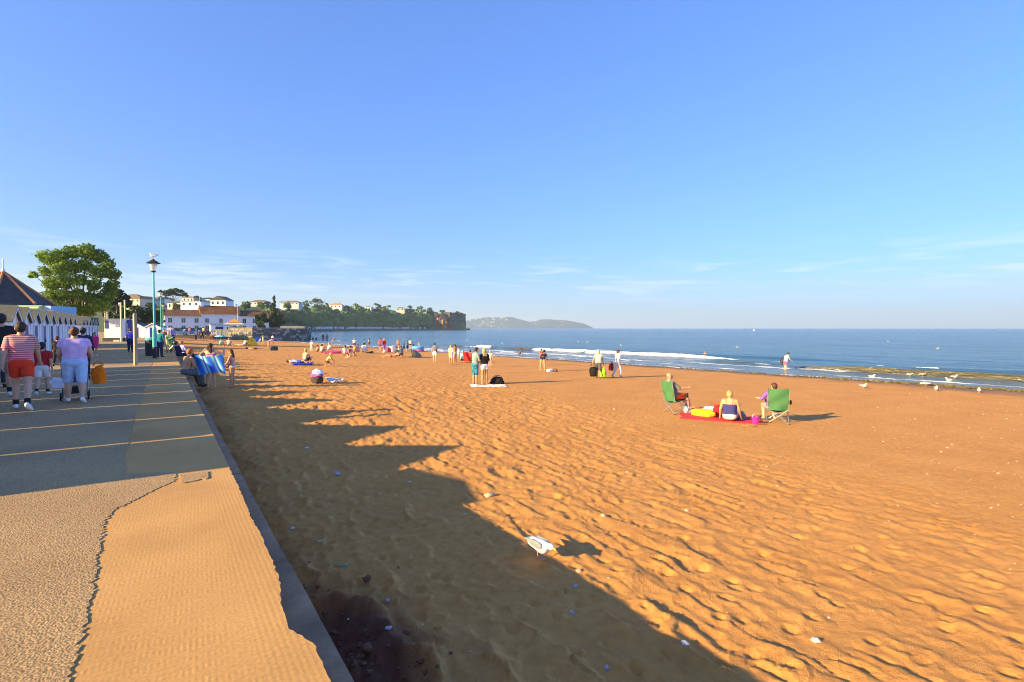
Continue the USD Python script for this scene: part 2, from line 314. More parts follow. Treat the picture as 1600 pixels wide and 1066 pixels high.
seam = usdkit.material(stage, '/World/Looks/sea_look', {
    'g': ('geometry', {}), 'mp': ('mapping', {'scale': (1.0, .38, 1.0)}), 'mp2': ('mapping', {'scale': (.12, .035, .12)}), 'mp3': ('mapping', {'scale': (.012, .0035, .012)}),
    'n1': ('noise_texture', {'scale': 1.6, 'detail': 5.0, 'roughness': .62, 'distortion': .3}), 'n2': ('noise_texture', {'scale': 2.0, 'detail': 6.0, 'roughness': .6}),
    'n3': ('noise_texture', {'scale': 1.6, 'detail': 6.0, 'roughness': .65}),
    'dk': ('math', {'math_type': 'multiply_add', 'value2': 1.0}), 'dk2': ('math', {'math_type': 'multiply', 'value2': .5}), 'add': ('math', {'math_type': 'multiply_add', 'value2': 3.0}), 'b': ('bump', {'strength': 1.0, 'distance': .5}),
    'silt': ('attribute', {'attribute': 'silt'}), 'olv': ('attribute', {'attribute': 'olive'}), 'fo': ('attribute', {'attribute': 'foam'}),
    'deep': ('rgb_ramp', {'ramp': [(.36, (.014, .060, .10)), (.64, (.050, .135, .19))]}),
    'm1': ('mix_color', {'b': (.12, .15, .16)}), 'm2': ('mix_color', {'b': (.115, .085, .02)}), 'm3': ('mix_color', {'b': (.74, .73, .71)}),
    'fn': ('noise_texture', {'scale': 2.2, 'detail': 7.0, 'roughness': .72}), 'fm': ('math', {'math_type': 'multiply_add', 'value2': 2.0, 'value3': -1.05}), 'fa': ('math', {'math_type': 'add'}),
    'fr': ('map_range', {'range_type': 'smoothstep', 'from_min': .36, 'from_max': .72, 'to_min': 0.0, 'to_max': 1.0, 'clamp': True}),
    'ro': ('map_range', {'from_min': 0.0, 'from_max': 1.0, 'to_min': .16, 'to_max': .85}),
    'p': ('principled_bsdf', {'ior': 1.33, 'specular_ior_level': .5}),
}, [('g.position', 'mp.vector'), ('g.position', 'mp2.vector'), ('g.position', 'mp3.vector'), ('mp.vector', 'n1.vector'), ('mp2.vector', 'n2.vector'), ('mp3.vector', 'n3.vector'),
    ('n2.fac', 'add.value1'), ('n1.fac', 'add.value3'), ('add.value', 'b.height'), ('b.normal', 'p.normal'), ('n3.fac', 'dk.value1'), ('n2.fac', 'dk.value3'), ('dk.value', 'dk2.value1'), ('dk2.value', 'deep.fac'),
    ('deep.color', 'm1.a'), ('silt.fac', 'm1.fac'), ('m1.result', 'm2.a'), ('olv.fac', 'm2.fac'), ('m2.result', 'm3.a'),
    ('mp.vector', 'fn.vector'), ('fn.fac', 'fm.value1'), ('fm.value', 'fa.value1'), ('fo.fac', 'fa.value2'), ('fa.value', 'fr.value'),
    ('fr.result', 'm3.fac'), ('m3.result', 'p.base_color'), ('fr.result', 'ro.value'), ('ro.result', 'p.roughness')], surface='p.BSDF')
fq = np.vstack([q[:, :3], q[:, [0, 2, 3]]])
sv = np.c_[u_, v_, zz_]
if np.cross(sv[fq[0, 1]] - sv[fq[0, 0]], sv[fq[0, 2]] - sv[fq[0, 0]])[2] < 0: fq = fq[:, ::-1]
sea = usdkit.mesh(stage, '/World/sea', (sv, fq), seam, smooth=True).GetPrim()
for nme, val in (('silt', silt * .8), ('olive', np.clip(olive, 0, 1) * .9), ('foam', np.clip(foam, 0, 1))): primvar(sea, nme, val)
tag(sea, 'blue rippled sea with an olive breaker and white foam along the beach', kind='structure')

# ---------------------------------------------------------------- promenade
def ragged(pts, step=.035, amp=.012, seed=0):
    out = []; r = np.random.default_rng(seed)
    for a, b in zip(pts[:-1], pts[1:]):
        a, b = np.array(a), np.array(b); n = max(1, int(np.linalg.norm(b - a) / step)); nn = np.array([-(b - a)[1], (b - a)[0]]) / np.linalg.norm(b - a)
        for k in range(n): out.append(a + (b - a) * k / n + nn * r.normal(0, amp) * (0 < k))
    out.append(np.array(pts[-1])); return out
def P0(px, py): p = onz(px, py, 0.0); return (p[0], p[1])
tar_edge = [(-.33, -8)] + [P0(*p) for p in ((108, 1066), (138, 960), (152, 880), (164, 815), (178, 799), (210, 782), (250, 762), (274, 752), (276, 745))]
tar_edge2 = [P0(278, 744), P0(326, 738)]
b0 = P0(277, 742)
far_edge = [(b0[0] - .02, b0[1] + .12), (-.36, b0[1] + .35), (-.42, 8.0), (-.45, 12), (-.42, 22), (-.45, 40), (-.45, 130)]
poly = ragged(tar_edge, .022, .011, 2) + ragged(far_edge, .06, .008, 3) + [np.array((-60, 130)), np.array((-60, -8))]
tarm = usdkit.material(stage, '/World/Looks/tarmac_look', {
    'g': ('geometry', {}), 'n0': ('noise_texture', {'scale': .5, 'detail': 5.0}), 'v': ('voronoi_texture', {'scale': 70.0, 'feature': 'f1'}), 'n2': ('noise_texture', {'scale': 48.0, 'detail': 6.0, 'roughness': .7}),
    'r': ('rgb_ramp', {'ramp': [(.3, (.32, .205, .096)), (.7, (.45, .295, .14))]}), 'r2': ('rgb_ramp', {'ramp': [(.3, (.40, .39, .38)), (.5, (.98, .97, .95)), (.72, (1.5, 1.46, 1.36))]}),
    'mul': ('mix_color', {'blend_type': 'multiply', 'fac': .85, 'use_clamp': False}),
    'bm': ('math', {'math_type': 'multiply_add', 'value2': 1.3}), 'inv': ('math', {'math_type': 'multiply', 'value2': -1.0}), 'b': ('bump', {'strength': .8, 'distance': .0048}),
    'p': ('principled_bsdf', {'roughness': .82, 'specular_ior_level': .25}),
}, [('g.position', 'n0.vector'), ('g.position', 'v.vector'), ('g.position', 'n2.vector'), ('n0.fac', 'r.fac'), ('n2.fac', 'r2.fac'), ('r.color', 'mul.a'), ('r2.color', 'mul.b'), ('mul.result', 'p.base_color'),
    ('v.distance', 'inv.value1'), ('n2.fac', 'bm.value1'), ('inv.value', 'bm.value3'), ('bm.value', 'b.height'), ('b.normal', 'p.normal')], surface='p.BSDF')
conm = usdkit.material(stage, '/World/Looks/concrete_look', {
    'g': ('geometry', {}), 'n0': ('noise_texture', {'scale': .9, 'detail': 5.0}), 'n2': ('noise_texture', {'scale': 45.0, 'detail': 5.0, 'roughness': .7}), 'n3': ('noise_texture', {'scale': 5.0, 'detail': 4.0}),
    'r': ('rgb_ramp', {'ramp': [(.25, (.42, .232, .076)), (.5, (.53, .292, .098)), (.75, (.60, .34, .118))]}), 'r2': ('rgb_ramp', {'ramp': [(.3, (.72, .7, .68)), (.7, (1.15, 1.15, 1.15))]}),
    'mul': ('mix_color', {'blend_type': 'multiply', 'fac': .8, 'use_clamp': False}),
    'sep': ('separate_xyz', {}), 'mp': ('mapping', {'scale': (1.0, 1.0, 1.0), 'rotation': (0, 0, .05)}),
    'w1': ('wave_texture', {'scale': 12.0, 'bands_direction': 'x', 'distortion': 1.6, 'detail': 2.0, 'detail_scale': 3.0}),
    'w2': ('wave_texture', {'scale': 2.6, 'bands_direction': 'y', 'distortion': 4.5, 'detail': 3.0, 'detail_scale': 2.0}),
    'w3': ('wave_texture', {'scale': 10.0, 'bands_direction': 'x', 'distortion': 1.5, 'detail': 3.0, 'detail_scale': 5.0, 'detail_roughness': .7}),
    'near': ('map_range', {'range_type': 'smoothstep', 'from_min': .355, 'from_max': .375, 'to_min': 0.0, 'to_max': 1.0, 'clamp': True}),
    'far': ('map_range', {'range_type': 'smoothstep', 'from_min': 5.5, 'from_max': 8.0, 'to_min': 1.0, 'to_max': .1, 'clamp': True}),
    'wm': ('math', {'math_type': 'multiply'}), 'wm1': ('math', {'math_type': 'multiply'}), 'ws': ('mix_float', {}), 'wk': ('math', {'math_type': 'multiply', 'value2': .6}), 'wf': ('math', {'math_type': 'multiply'}),
    'pat': ('map_range', {'from_min': .35, 'from_max': .6, 'to_min': .25, 'to_max': 1.0, 'clamp': True}),
    'bh': ('math', {'math_type': 'multiply_add', 'value2': 1.3}), 'b': ('bump', {'strength': .5, 'distance': .0013}),
    'p': ('principled_bsdf', {'roughness': .85, 'specular_ior_level': .25}),
}, [('g.position', 'n0.vector'), ('g.position', 'n2.vector'), ('g.position', 'n3.vector'), ('n0.fac', 'r.fac'), ('n2.fac', 'r2.fac'), ('r.color', 'mul.a'), ('r2.color', 'mul.b'), ('mul.result', 'p.base_color'),
    ('g.position', 'sep.vector'), ('g.position', 'mp.vector'), ('mp.vector', 'w1.vector'), ('mp.vector', 'w2.vector'), ('g.position', 'w3.vector'), ('sep.x', 'near.value'), ('sep.y', 'far.value'),
    ('w1.fac', 'wm.value1'), ('w2.fac', 'wm.value2'), ('n3.fac', 'pat.value'), ('wm.value', 'wm1.value1'), ('pat.result', 'wm1.value2'), ('w3.fac', 'wk.value1'), ('wm1.value', 'ws.a'), ('wk.value', 'ws.b'), ('near.result', 'ws.fac'),
    ('ws.result', 'wf.value1'), ('far.result', 'wf.value2'), ('n2.fac', 'bh.value1'), ('wf.value', 'bh.value3'), ('bh.value', 'b.height'), ('b.normal', 'p.normal')], surface='p.BSDF')
tm = trimesh.creation.extrude_polygon(Polygon(poly).buffer(0), .056, engine='earcut'); tm.apply_translation([0, 0, -.05])
tag(obj('promenade', tm, tarm), 'worn dark tarmac promenade running between the beach huts and the sea wall', kind='structure')
patch = trimesh.creation.extrude_polygon(Polygon([(x, y) for x, y in ragged([P0(281, 744), P0(325, 737.5)], .03, .004, 5)] + [(x, y) for x, y in ragged([P0(326, 748), P0(283, 756)], .03, .01, 6)]).buffer(0), .03, engine='earcut'); patch.apply_translation([0, 0, -.02])
EDGE_U = .61
slab_edge = ragged([(EDGE_U - .005, -8), (EDGE_U, 2.2), (EDGE_U + .004, 2.75), (EDGE_U - .075, 2.95), (EDGE_U - .05, 3.3), (EDGE_U - .012, 3.6), (EDGE_U, 4.4), (EDGE_U - .012, 4.9), (EDGE_U + .002, 5.6), (EDGE_U, 7), (EDGE_U - .01, 20), (EDGE_U - .03, 60), (EDGE_U - .03, 130)], .035, .0045, 9)
slab = trimesh.creation.extrude_polygon(Polygon([(-1.6, -8)] + [tuple(p) for p in slab_edge] + [(-1.6, 130)]).buffer(0), .12, engine='earcut'); slab.apply_translation([0, 0, -.12])
tag(obj('pavement', slab, conm), 'ribbed pale concrete strip along the seaward edge of the promenade', kind='structure')
tag(obj('tarmac_patch', patch, tarm), 'small square tarmac patch let into the concrete strip', kind='structure')
wallm = M('sea_wall_look', (.32, .20, .115), .85, .45, 3.0, .01, 30)
sw_ = []
vb = list(np.linspace(-8, 130, 60))
LEDGE_U = .755
swm = thing('sea_wall', 'low concrete sea wall with a narrow ledge dropping from the promenade to the sand', 'sea wall')
seg = [-8, -2] + [1.2 + 2.9 * k for k in range(0, 9)] + [40, 60, 90, 130]
for a, b in zip(seg[:-1], seg[1:]):
    r = rand('ledge', a)
    bl = box(EDGE_U - .2, LEDGE_U + r.uniform(-.006, .006), a + .004, b - .004, -2.4, -.135 + r.uniform(-.005, .005))
    if b < 45: bl = bl.subdivide_to_size(.25); bl.vertices += .004 * (meshkit.noise(bl.vertices * 5) - .5)[:, None]
    obj('wall_block', bl, wallm, swm)
obj('wall_core', box(-3, EDGE_U - .21, -8, 130, -2.5, -.13), wallm, swm)
# ================================================================ land behind the beach
white = M('white_paint', (.78, .77, .74), .55, .05, 3.0); hutwhite = M('hut_white_paint', (.80, .81, .82), .5, .06, 4.0)
blue = M('blue_door_paint', (.02, .04, .21), .4, .15, 4.0); navy = M('navy_door_paint', (.02, .03, .11), .45, .15, 4.0)
felt = M('roof_felt', (.135, .13, .095), .9, .3, 3.5, .01, 50); slate = M('slate_look', (.045, .045, .05), .7, .3, 2.0)
glassm = M('window_glass', (.03, .05, .065), .08, .3, 1.0, spec=.6); framew = M('window_frame_paint', (.7, .7, .68), .5, .05)
rust = M('rust_tile_look', (.16, .062, .024), .8, .5, .5); rust2 = M('brown_tile_look', (.13, .06, .03), .8, .5, .5)
cream = M('cream_render', (.50, .45, .36), .8, .08, 1.0); greyr = M('grey_render', (.44, .45, .45), .8, .1, 1.0); browns = M('brown_roof_look', (.17, .12, .09), .8, .25, 1.0)
terra = M('terracotta_look', (.46, .19, .08), .7, .2, 2.0); woodw = M('weathered_post_wood', (.36, .31, .22), .85, .25, 2.0, .01, 20, stretch=(6, 6, .6))
turq = M('turquoise_paint', (.10, .40, .42), .4, .1, 4.0); dark = M('black_iron', (.02, .022, .025), .5, .2); redbrick = M('red_brick_look', (.40, .16, .08), .8, .2, 2.0)
paleblue = M('pale_blue_paint', (.26, .45, .66), .5, .1); green_awning = M('green_awning_cloth', (.30, .42, .24), .7, .1)

quay = trimesh.creation.extrude_polygon(Polygon([(-160, 130.01), (8.5, 130.01), (10.2, 140.2), (10.2, 175), (33, 183), (30, 215), (10, 300), (-160, 300)]), 3.0, engine='earcut'); quay.apply_translation([0, 0, -2.99])
tag(obj('quay_ground', quay, tarm), 'flat tarmac ground of the quay in front of the white inn', kind='structure')
bk = box(-160, -60.0, -8, 130, -2.0, .0); tag(obj('ground', bk, tarm), 'ground behind the beach huts', kind='structure')

# hill and headland: one rolling ground
PXR = np.array([-300, 100, 185, 260, 340, 420, 480, 560, 640, 690, 715, 722, 727, 731, 760])
RID = np.array([340, 340, 340, 345, 390, 450, 600, 690, 810, 880, 900, 905, 908, 910, 915])
HGT = np.array([17, 17, 17, 17.5, 18.5, 19.5, 21.5, 22, 20.5, 19.5, 18, 15, 7, -6, -6])
SHO = np.array([205, 205, 205, 205, 230, 330, 545, 630, 750, 830, 850, 852, 854, 856, 860])
pxs = np.concatenate([np.arange(-300, 150, 15), np.arange(150, 700, 5), np.arange(700, 762, 1.5)]); dd = np.concatenate([np.arange(200, 960, 10), [1000, 1100, 1250]])
PX, DD = np.meshgrid(pxs, dd)
rdg, hh, sh = np.interp(PX, PXR, RID), np.interp(PX, PXR, HGT), np.interp(PX, PXR, SHO)
t = (DD - sh) / (rdg - sh)
base0 = np.where(PX < 430, -.4, -4.0)
HZ = np.where(t < 0, base0, base0 + (hh - base0) * sstep(0, 1, t) ** .8)
HZ = np.where((PX > 450) & (t > 0) & (t < .12), np.minimum(HZ, 1.0), HZ)
HZ = HZ * (1 - sstep(1000, 1250, DD)) + -5 * sstep(1000, 1250, DD)
def land_z(px, D):
    return float(np.interp(px, PXR, HGT)) * float(sstep(0, 1, (D - np.interp(px, PXR, SHO)) / (np.interp(px, PXR, RID) - np.interp(px, PXR, SHO))) ** .8)
XX = (PX - 800) / FPX * DD
lu, lv = XX * math.cos(YAW) + DD * math.sin(YAW), -XX * math.sin(YAW) + DD * math.cos(YAW)
HZ = HZ + (HZ > 0) * 1.5 * fb(lu.ravel(), lv.ravel(), 30, 400, 3).reshape(HZ.shape)
n1, n2 = HZ.shape; idx = np.arange(n1 * n2).reshape(n1, n2)
q = np.stack([idx[:-1, :-1], idx[:-1, 1:], idx[1:, 1:], idx[1:, :-1]], -1).reshape(-1, 4)
scrub = M('scrub_ground_look', (.075, .095, .03), .9, .35, .05)
hv = np.c_[lu.ravel(), lv.ravel(), HZ.ravel()]
tag(obj('hill', (hv, q), scrub, smooth=True), 'green hillside and wooded headland rising behind the quay and curving out into the bay', kind='structure')

def cam_rz(extra=0.0): return -YAW + extra
def house(px0, px1, ybase, yeave, yridge, D, wallmat, roofmat, label, roof='gable', depth=8.0, floors=2, cols=4, turn=0.0, group=None, winmat=None, name='house', trim=None, chimney=False, wfrac=.42):
    """local x to the right, y away; front wall at y=0"""
    k = D / FPX; w = (px1 - px0) * k; zb = 1.6 - (ybase - 513) * k; he = (ybase - yeave) * k; hr = (ybase - yridge) * k
    p = atd((px0 + px1) / 2, 513, D)
    t = thing(name, label, 'house', (p[0], p[1], zb), cam_rz(turn), group)
    obj('wall', box(-w / 2, w / 2, 0, depth, -4, he), wallmat, t)
    if roof == 'gable':
        obj('roof', T(prism([(-.5, he + .003), (depth + .5, he + .003), (depth / 2, hr)], -w / 2 - .3, w / 2 + .3), rz=math.pi / 2, loc=(0, 0, 0)), roofmat, t)
    elif roof == 'front':
        obj('roof', prism([(-w / 2 - .5, he + .003), (w / 2 + .5, he + .003), (0, hr)], -.5, depth + .3), roofmat, t)
    elif roof == 'hip':
        i = min(w, depth) * .42
        v = [(-w / 2 - .4, -.4, he + .003), (w / 2 + .4, -.4, he + .003), (w / 2 + .4, depth + .4, he + .003), (-w / 2 - .4, depth + .4, he + .003), (-w / 2 + i, depth / 2, hr), (w / 2 - i, depth / 2, hr)]
        obj('roof', trimesh.convex.convex_hull(np.array(v)), roofmat, t)
    else:
        obj('roof', box(-w / 2 - .3, w / 2 + .3, -.4, depth + .3, he + .003, max(hr, he + .25)), roofmat, t)
    fh = he / floors; cw = w / cols
    for f in range(floors):
        for c in range(cols):
            x = -w / 2 + cw * (c + .5); ww = cw * wfrac; z0 = fh * (f + .32); z1 = fh * (f + .82)
            wn = obj('window', cat([box(x - ww / 2, x + ww / 2, -.06, -.003, z0, z0 + .08), box(x - ww / 2, x + ww / 2, -.06, -.003, z1 - .08, z1), box(x - ww / 2, x - ww / 2 + .08, -.06, -.003, z0 + .08, z1 - .08), box(x + ww / 2 - .08, x + ww / 2, -.06, -.003, z0 + .08, z1 - .08)]), framew, t)
            obj('pane', box(x - ww / 2 + .08, x + ww / 2 - .08, -.03, -.003, z0 + .08, z1 - .08), winmat or glassm, wn)
    if chimney: obj('chimney', box(w * .2, w * .2 + .9, depth * .4, depth * .4 + .7, hr - 1.2, hr + 1.1), redbrick, t)
    if trim is not None: obj('balcony', box(-w / 2, w / 2, -1.0, -.07, he * .48, he * .48 + .35), trim, t)
    return t
def house_at(px0, px1, yb, ye, yr, D, *a, **k): return house(px0, px1, yb, ye, yr, D, *a, **k)
house_at(184, 217, 481, 466, 459, 300, greyr, browns, 'long grey apartment house with brown hipped roof left of the lamp post', 'hip', 10, 2, 5)
house_at(198, 219, 490, 466.5, 462.5, 268, cream, browns, 'cream and orange balconied flats lit by the sun beside the big tree', 'flat', 9, 3, 3, trim=terra)
house_at(219, 234, 486, 468, 463.5, 290, greyr, browns, 'shaded grey house just left of the tall lamp post on the hill', 'hip', 9, 2, 3)
house_at(234, 247, 487, 468, 463, 300, greyr, browns, 'shaded blue grey house behind the tall lamp post', 'hip', 9, 2, 3)
house_at(245, 258, 488, 467, 463, 305, white, slate, 'pale house with a dark roof left of the umbrella pine', 'hip', 9, 2, 2)
house_at(262, 284, 484, 473, 469, 265, cream, felt, 'low cream house under the umbrella pine', 'hip', 9, 1, 3)
house_at(283, 312, 480, 471.5, 470.5, 245, white, greyr, 'white flat roofed house standing right behind the inn', 'flat', 9, 1, 3)
house_at(286, 303, 473, 465, 463.5, 330, cream, browns, 'pale house on the skyline left of the mast', 'flat', 8, 1, 3)
house_at(312, 330, 478, 467, 464.5, 335, greyr, slate, 'grey house with a dark low roof on the skyline behind the inn', 'hip', 8, 1, 3)
house_at(329, 353, 479, 469, 462.5, 310, white, slate, 'white house with a grey pointed gable on the skyline behind the inn', 'front', 9, 1, 3)
house_at(389, 416, 477.5, 472, 468.5, 428, greyr, browns, 'low grey house with a brown hipped roof alone on the skyline', 'hip', 9, 1, 4)
house_at(441, 467, 476.5, 472.8, 469.8, 478, greyr, browns, 'wide grey bungalow with a brown roof among trees above the shaded cliff', 'hip', 9, 1, 4)
house_at(438, 447, 478, 473, 471.5, 482, white, slate, 'small white house left of the wide bungalow above the cliff', 'flat', 8, 1, 2)
house_at(515, 534, 481.5, 477, 473.5, 640, white, terra, 'white house with a terracotta hipped roof among the headland trees', 'hip', 9, 1, 3, chimney=True)
house_at(570, 580, 484, 480, 478.5, 700, white, browns, 'tiny white house peeping between trees midway along the headland', 'hip', 8, 1, 2)
house_at(619, 632, 486, 482, 480, 770, cream, browns, 'tiny cream house peeping out near the headland end', 'hip', 8, 1, 2)
house_at(60, 74, 470, 458, 453, 300, greyr, slate, 'dark roofed house glimpsed between the pavilion and the big tree', 'hip', 9, 1, 2)

# the inn by the quay
innw = M('inn_white_render', (.62, .63, .65), .7, .03, .6)
inn = thing('inn', 'long white two storey quayside inn with rust tiled roofs and dark windows', 'inn', (*atd(257, 513, 165)[:2], 0), cam_rz(math.radians(38)))
L0 = 0
for i, (x0, x1, he, hr, rm) in enumerate(((0, 10.2, 5.55, 7.6, rust2), (10.2, 21.3, 6.3, 9.2, rust), (21.3, 30.6, 5.75, 7.8, rust2))):
    obj('wall', box(x0 + .003 * i, x1 - .003, .02 * (i % 2), 7.5, -.5, he), innw, inn)
    obj('roof', T(prism([(-.45, he + .004), (7.9, he + .004), (3.75, hr)], x0 - (.15 if i != 1 else .35), x1 + (.15 if i != 1 else .35)), rz=0).apply_transform(np.array([[0, 1, 0, 0], [1, 0, 0, 0], [0, 0, 1, 0], [0, 0, 0, 1.0]])), rm, inn)
    for x in np.linspace(x0 + 1.5, x1 - 1.5, 3):
        for z0 in (3.3, .9):
            if i == 1 and z0 < 1 and abs(x - 15.7) < 1: continue
            wn = obj('window', box(x - .6, x + .6, -.07, -.003, z0, z0 + 1.6), framew, inn)
            obj('pane', cat([box(x - .52, x - .04, -.09, -.073, z0 + .08, z0 + 1.52), box(x + .04, x + .52, -.09, -.073, z0 + .08, z0 + 1.52)]), glassm, wn)
obj('door', box(14.7, 16.7, -.06, .017, 0, 2.5), navy, inn)
obj('chimney', box(10.3, 11.2, 3.2, 4.2, 7.0, 10.2), hutwhite, inn); obj('chimney', box(20.6, 21.5, 3.2, 4.2, 7.0, 9.9), hutwhite, inn)
sg = obj('sign_board', box(11.6, 20.0, -.1, -.004, 2.72, 3.18), M('sign_board_paint', (.55, .6, .62), .5, .05), inn)
tx = meshkit.text_mesh('The Inn on the Quay', .3, .02); tx.apply_transform(np.array([[1, 0, 0, 0], [0, 0, -1, 0], [0, 1, 0, 0], [0, 0, 0, 1.0]])); tx.apply_translation([12.9, -.104, 2.82])
obj('lettering', tx, dark, sg)
hd = thing('hedge', 'dark clipped hedge along the front of the left half of the inn', 'hedge', (*atd(262, 513, 158)[:2], 0), cam_rz(math.radians(38)))
hm = box(0, 12.5, 0, .9, 0, 1.7).subdivide_to_size(.35); hm.vertices += .35 * (np.stack([meshkit.noise(hm.vertices * 2.1, k) for k in (1, 2, 3)], 1) - .5); obj('foliage', hm, M('hedge_leaves', (.018, .035, .016), .9, .5, 4), hd)
cw = thing('kitchen_awning', 'low white lean-to porch with a dark doorway on the front of the inn', 'porch', (*atd(343, 513, 160)[:2], 0), cam_rz(math.radians(38)))
obj('wall', box(-2.4, 2.4, 0, 2.0, 0, 2.5), hutwhite, cw); obj('roof', box(-2.6, 2.6, -.2, 2.0, 2.503, 2.65), greyr, cw); obj('door', box(-1.1, 1.0, -.04, -.003, 0, 2.1), navy, cw)
# flagpole mast on the roofs behind the inn
mp = atd(312.5, 513, 175); tag(obj('flagpole', T(tube((0, 0, 0), (0, 0, 12.8), .09, .05), loc=(mp[0], mp[1], 0)), white), 'thin white mast rising behind the inn roof', 'mast')
mp = atd(371.5, 513, 172); tag(obj('flagpole', T(tube((0, 0, 0), (0, 0, 10.8), .06, .04), loc=(mp[0], mp[1], 0)), white), 'thin pole with a small top standing right of the inn chimney', 'mast')

# quay wall of stone, with its slipway and what stands on it
stonem = [M('quay_stone_%s' % n, c, .85, .25, 2.0, .01, 12) for n, c in (('buff', (.24, .21, .16)), ('grey', (.26, .25, .22)), ('ochre', (.27, .225, .15)), ('dark', (.10, .10, .105)), ('shade_tone', (.06, .075, .07)))]  # last tone is painted-in shade for the faces turned from the sun
pier = thing('harbour_wall', 'rough stone harbour wall jutting from the quay into the sea', 'harbour wall')
PP = [(12.6, 137.5), (17, 133), (29.3, 134.2), (31.0, 138), (34, 182), (12.6, 182)]
core = trimesh.creation.extrude_polygon(Polygon(PP).buffer(-.25), 4.05, engine='earcut'); core.apply_translation([0, 0, -2.75])
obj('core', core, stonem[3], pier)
for (a, b) in zip(PP[:4], PP[1:5]):
    a, b = np.array(a), np.array(b); L = np.linalg.norm(b - a); ang = math.atan2(*(b - a)[::-1]); rg = rand('pier', a)
    z0 = -1.9; L_use = min(L, 16)
    while z0 < 1.3:
        hgt = rg.uniform(.34, .5); x0 = 0.0
        while x0 < L_use - .1:
            wdt = min(rg.uniform(.5, 1.1), L_use - x0)
            m = box(x0 + .02, x0 + wdt - .02, -rg.uniform(.0, .09), .5, z0 + .02, z0 + hgt - .02)
            obj('stone', T(m, loc=(a[0], a[1], 0), rz=ang), stonem[rg.choice([0, 0, 1, 2, 3] if a[0] < 14 else [3, 3, 4, 1])], pier); x0 += wdt  # past the first face darker stones are picked: shade put into the colour
        z0 += hgt
    obj('coping', T(box(0, L, -.12, .55, z0 + .004, z0 + .2), loc=(a[0], a[1], 0), rz=ang), stonem[0], pier)
slip = prism([(2.0, .05), (8.8, .12), (16.2, -.95), (16.2, -2.2), (2.0, -2.2)], 131.0, 138.0)
tag(obj('slipway', slip, M('slipway_stone', (.10, .09, .085), .9, .3, 1.5)), 'dark stone slipway ramp leading from the quay down to the sand', 'slipway')
kp = atd(366.5, 513, 142); kk = thing('kiosk', 'small quayside kiosk with an orange pyramid roof and white awning', 'kiosk', (kp[0], kp[1], 1.0), cam_rz(.4))
obj('counter', box(-1.7, 1.7, -1.5, 1.5, 0, 1.0), M('kiosk_brown', (.08, .04, .03), .7), kk)
for sx in (-1.5, 1.5):
    for sy in (-1.4, 1.4): obj('post', box(sx - .06, sx + .06, sy - .06, sy + .06, 1.003, 1.7), white, kk)
obj('awning', trimesh.convex.convex_hull(np.array([(x * a, y * a, zz) for x in (-1, 1) for y in (-1, 1) for a, zz in ((2.5, 1.55), (2.5, 1.7), (1.3, 2.15))])), M('awning_white', (.55, .48, .42), .7), kk)
obj('roof', trimesh.convex.convex_hull(np.array([(x * 1.7, y * 1.7, 2.153) for x in (-1, 1) for y in (-1, 1)] + [(0, 0, 3.25)])), M('orange_roof_cloth', (.55, .24, .035), .7), kk)
lp = atd(457, 513, 150); ls = thing('store_hut', 'low cream store with a flat roof on the harbour wall', 'store', (lp[0], lp[1], 1.2), cam_rz(.2))
obj('wall', box(-3.2, 3.2, 0, 2.5, 0, .75), cream, ls); obj('roof', box(-3.3, 3.3, -.1, 2.6, .753, .84), M('cream_roof', (.7, .64, .45), .7), ls)

# ---------------------------------------------------------------- beach huts
def make_hut(label, group, door=blue, wall=hutwhite, roofm=felt, he=1.86, hr=2.53, W=2.09, dep=2.4):
    t = thing('beach_hut', label, 'beach hut', group=group)
    h = W / 2
    body = T(prism([(-h, 0.05), (h, 0.05), (h, he), (0, hr), (-h, he)], 0, dep), rz=math.pi / 2)
    body.vertices[:, 0] = -np.abs(body.vertices[:, 0])
    obj('wall', body, wall, t)
    obj('plinth', box(-dep, .02, -h + .02, h - .02, -.02, .047), dark, t)
    for s in (-1, 1):
        sl = np.array([(s * (h + .03), he - .02), (0, hr + .003), (0, hr + .055), (s * (h + .03), he + .032)])
        m = T(prism(sl[::s], 0, dep + .24), rz=math.pi / 2); m.vertices[:, 0] += -m.vertices[:, 0].max() + .15
        obj('roof_panel', m, roofm, t)
        bb = np.array([(s * (h + .03), he - .13), (0, hr - .11), (0, hr - .001), (s * (h + .03), he - .021)])
        m = T(prism(bb[::s], 0, .025), rz=math.pi / 2); m.vertices[:, 0] += -m.vertices[:, 0].max() + .145
        obj('bargeboard', m, white, t)
    d = obj('door', cat([box(.003, .04, -.36 + i * .144 + .004, -.36 + (i + 1) * .144 - .004, .08, 1.72) for i in range(5)]), door, t)
    obj('handle', box(.043, .075, .26, .3, .85, 1.0), dark, d)
    for s in (-1, 1): obj('door_post', box(.003, .055, s * .42 - .05, s * .42 + .05, .06, 1.76), white, t)
    return t
HUT_U = -5.33
variants = {}
def place_hut(v, label, group, key='blue', rz=0.0, u=HUT_U):
    door = {'blue': blue, 'navy': navy, 'white': white, 'low': blue}[key]
    if key not in variants:
        variants[key] = make_hut(label, group, door, **(dict(he=2.0, hr=2.1) if key == 'low' else {}))
        variants[key].GetAttribute('xformOp:translate').Set(Gf.Vec3d(u, v, 0)); variants[key].GetAttribute('xformOp:rotateZ').Set(math.degrees(rz)); return variants[key]
    return dup(variants[key], (u, v, 0), rz, label, group)
ordinal = ['first', 'second', 'third', 'fourth', 'fifth', 'sixth', 'seventh', 'eighth', 'ninth', 'tenth']
place_hut(6.72 + 1.045, 'low white beach hut with blue door at the sunlit end of the row', 'beach huts along the promenade', 'low')
for k in range(1, 9):
    place_hut(6.72 + 1.045 + 2.23 * k, f'white gabled beach hut with blue door {ordinal[k]} from the sunlit end of the row', 'beach huts along the promenade')
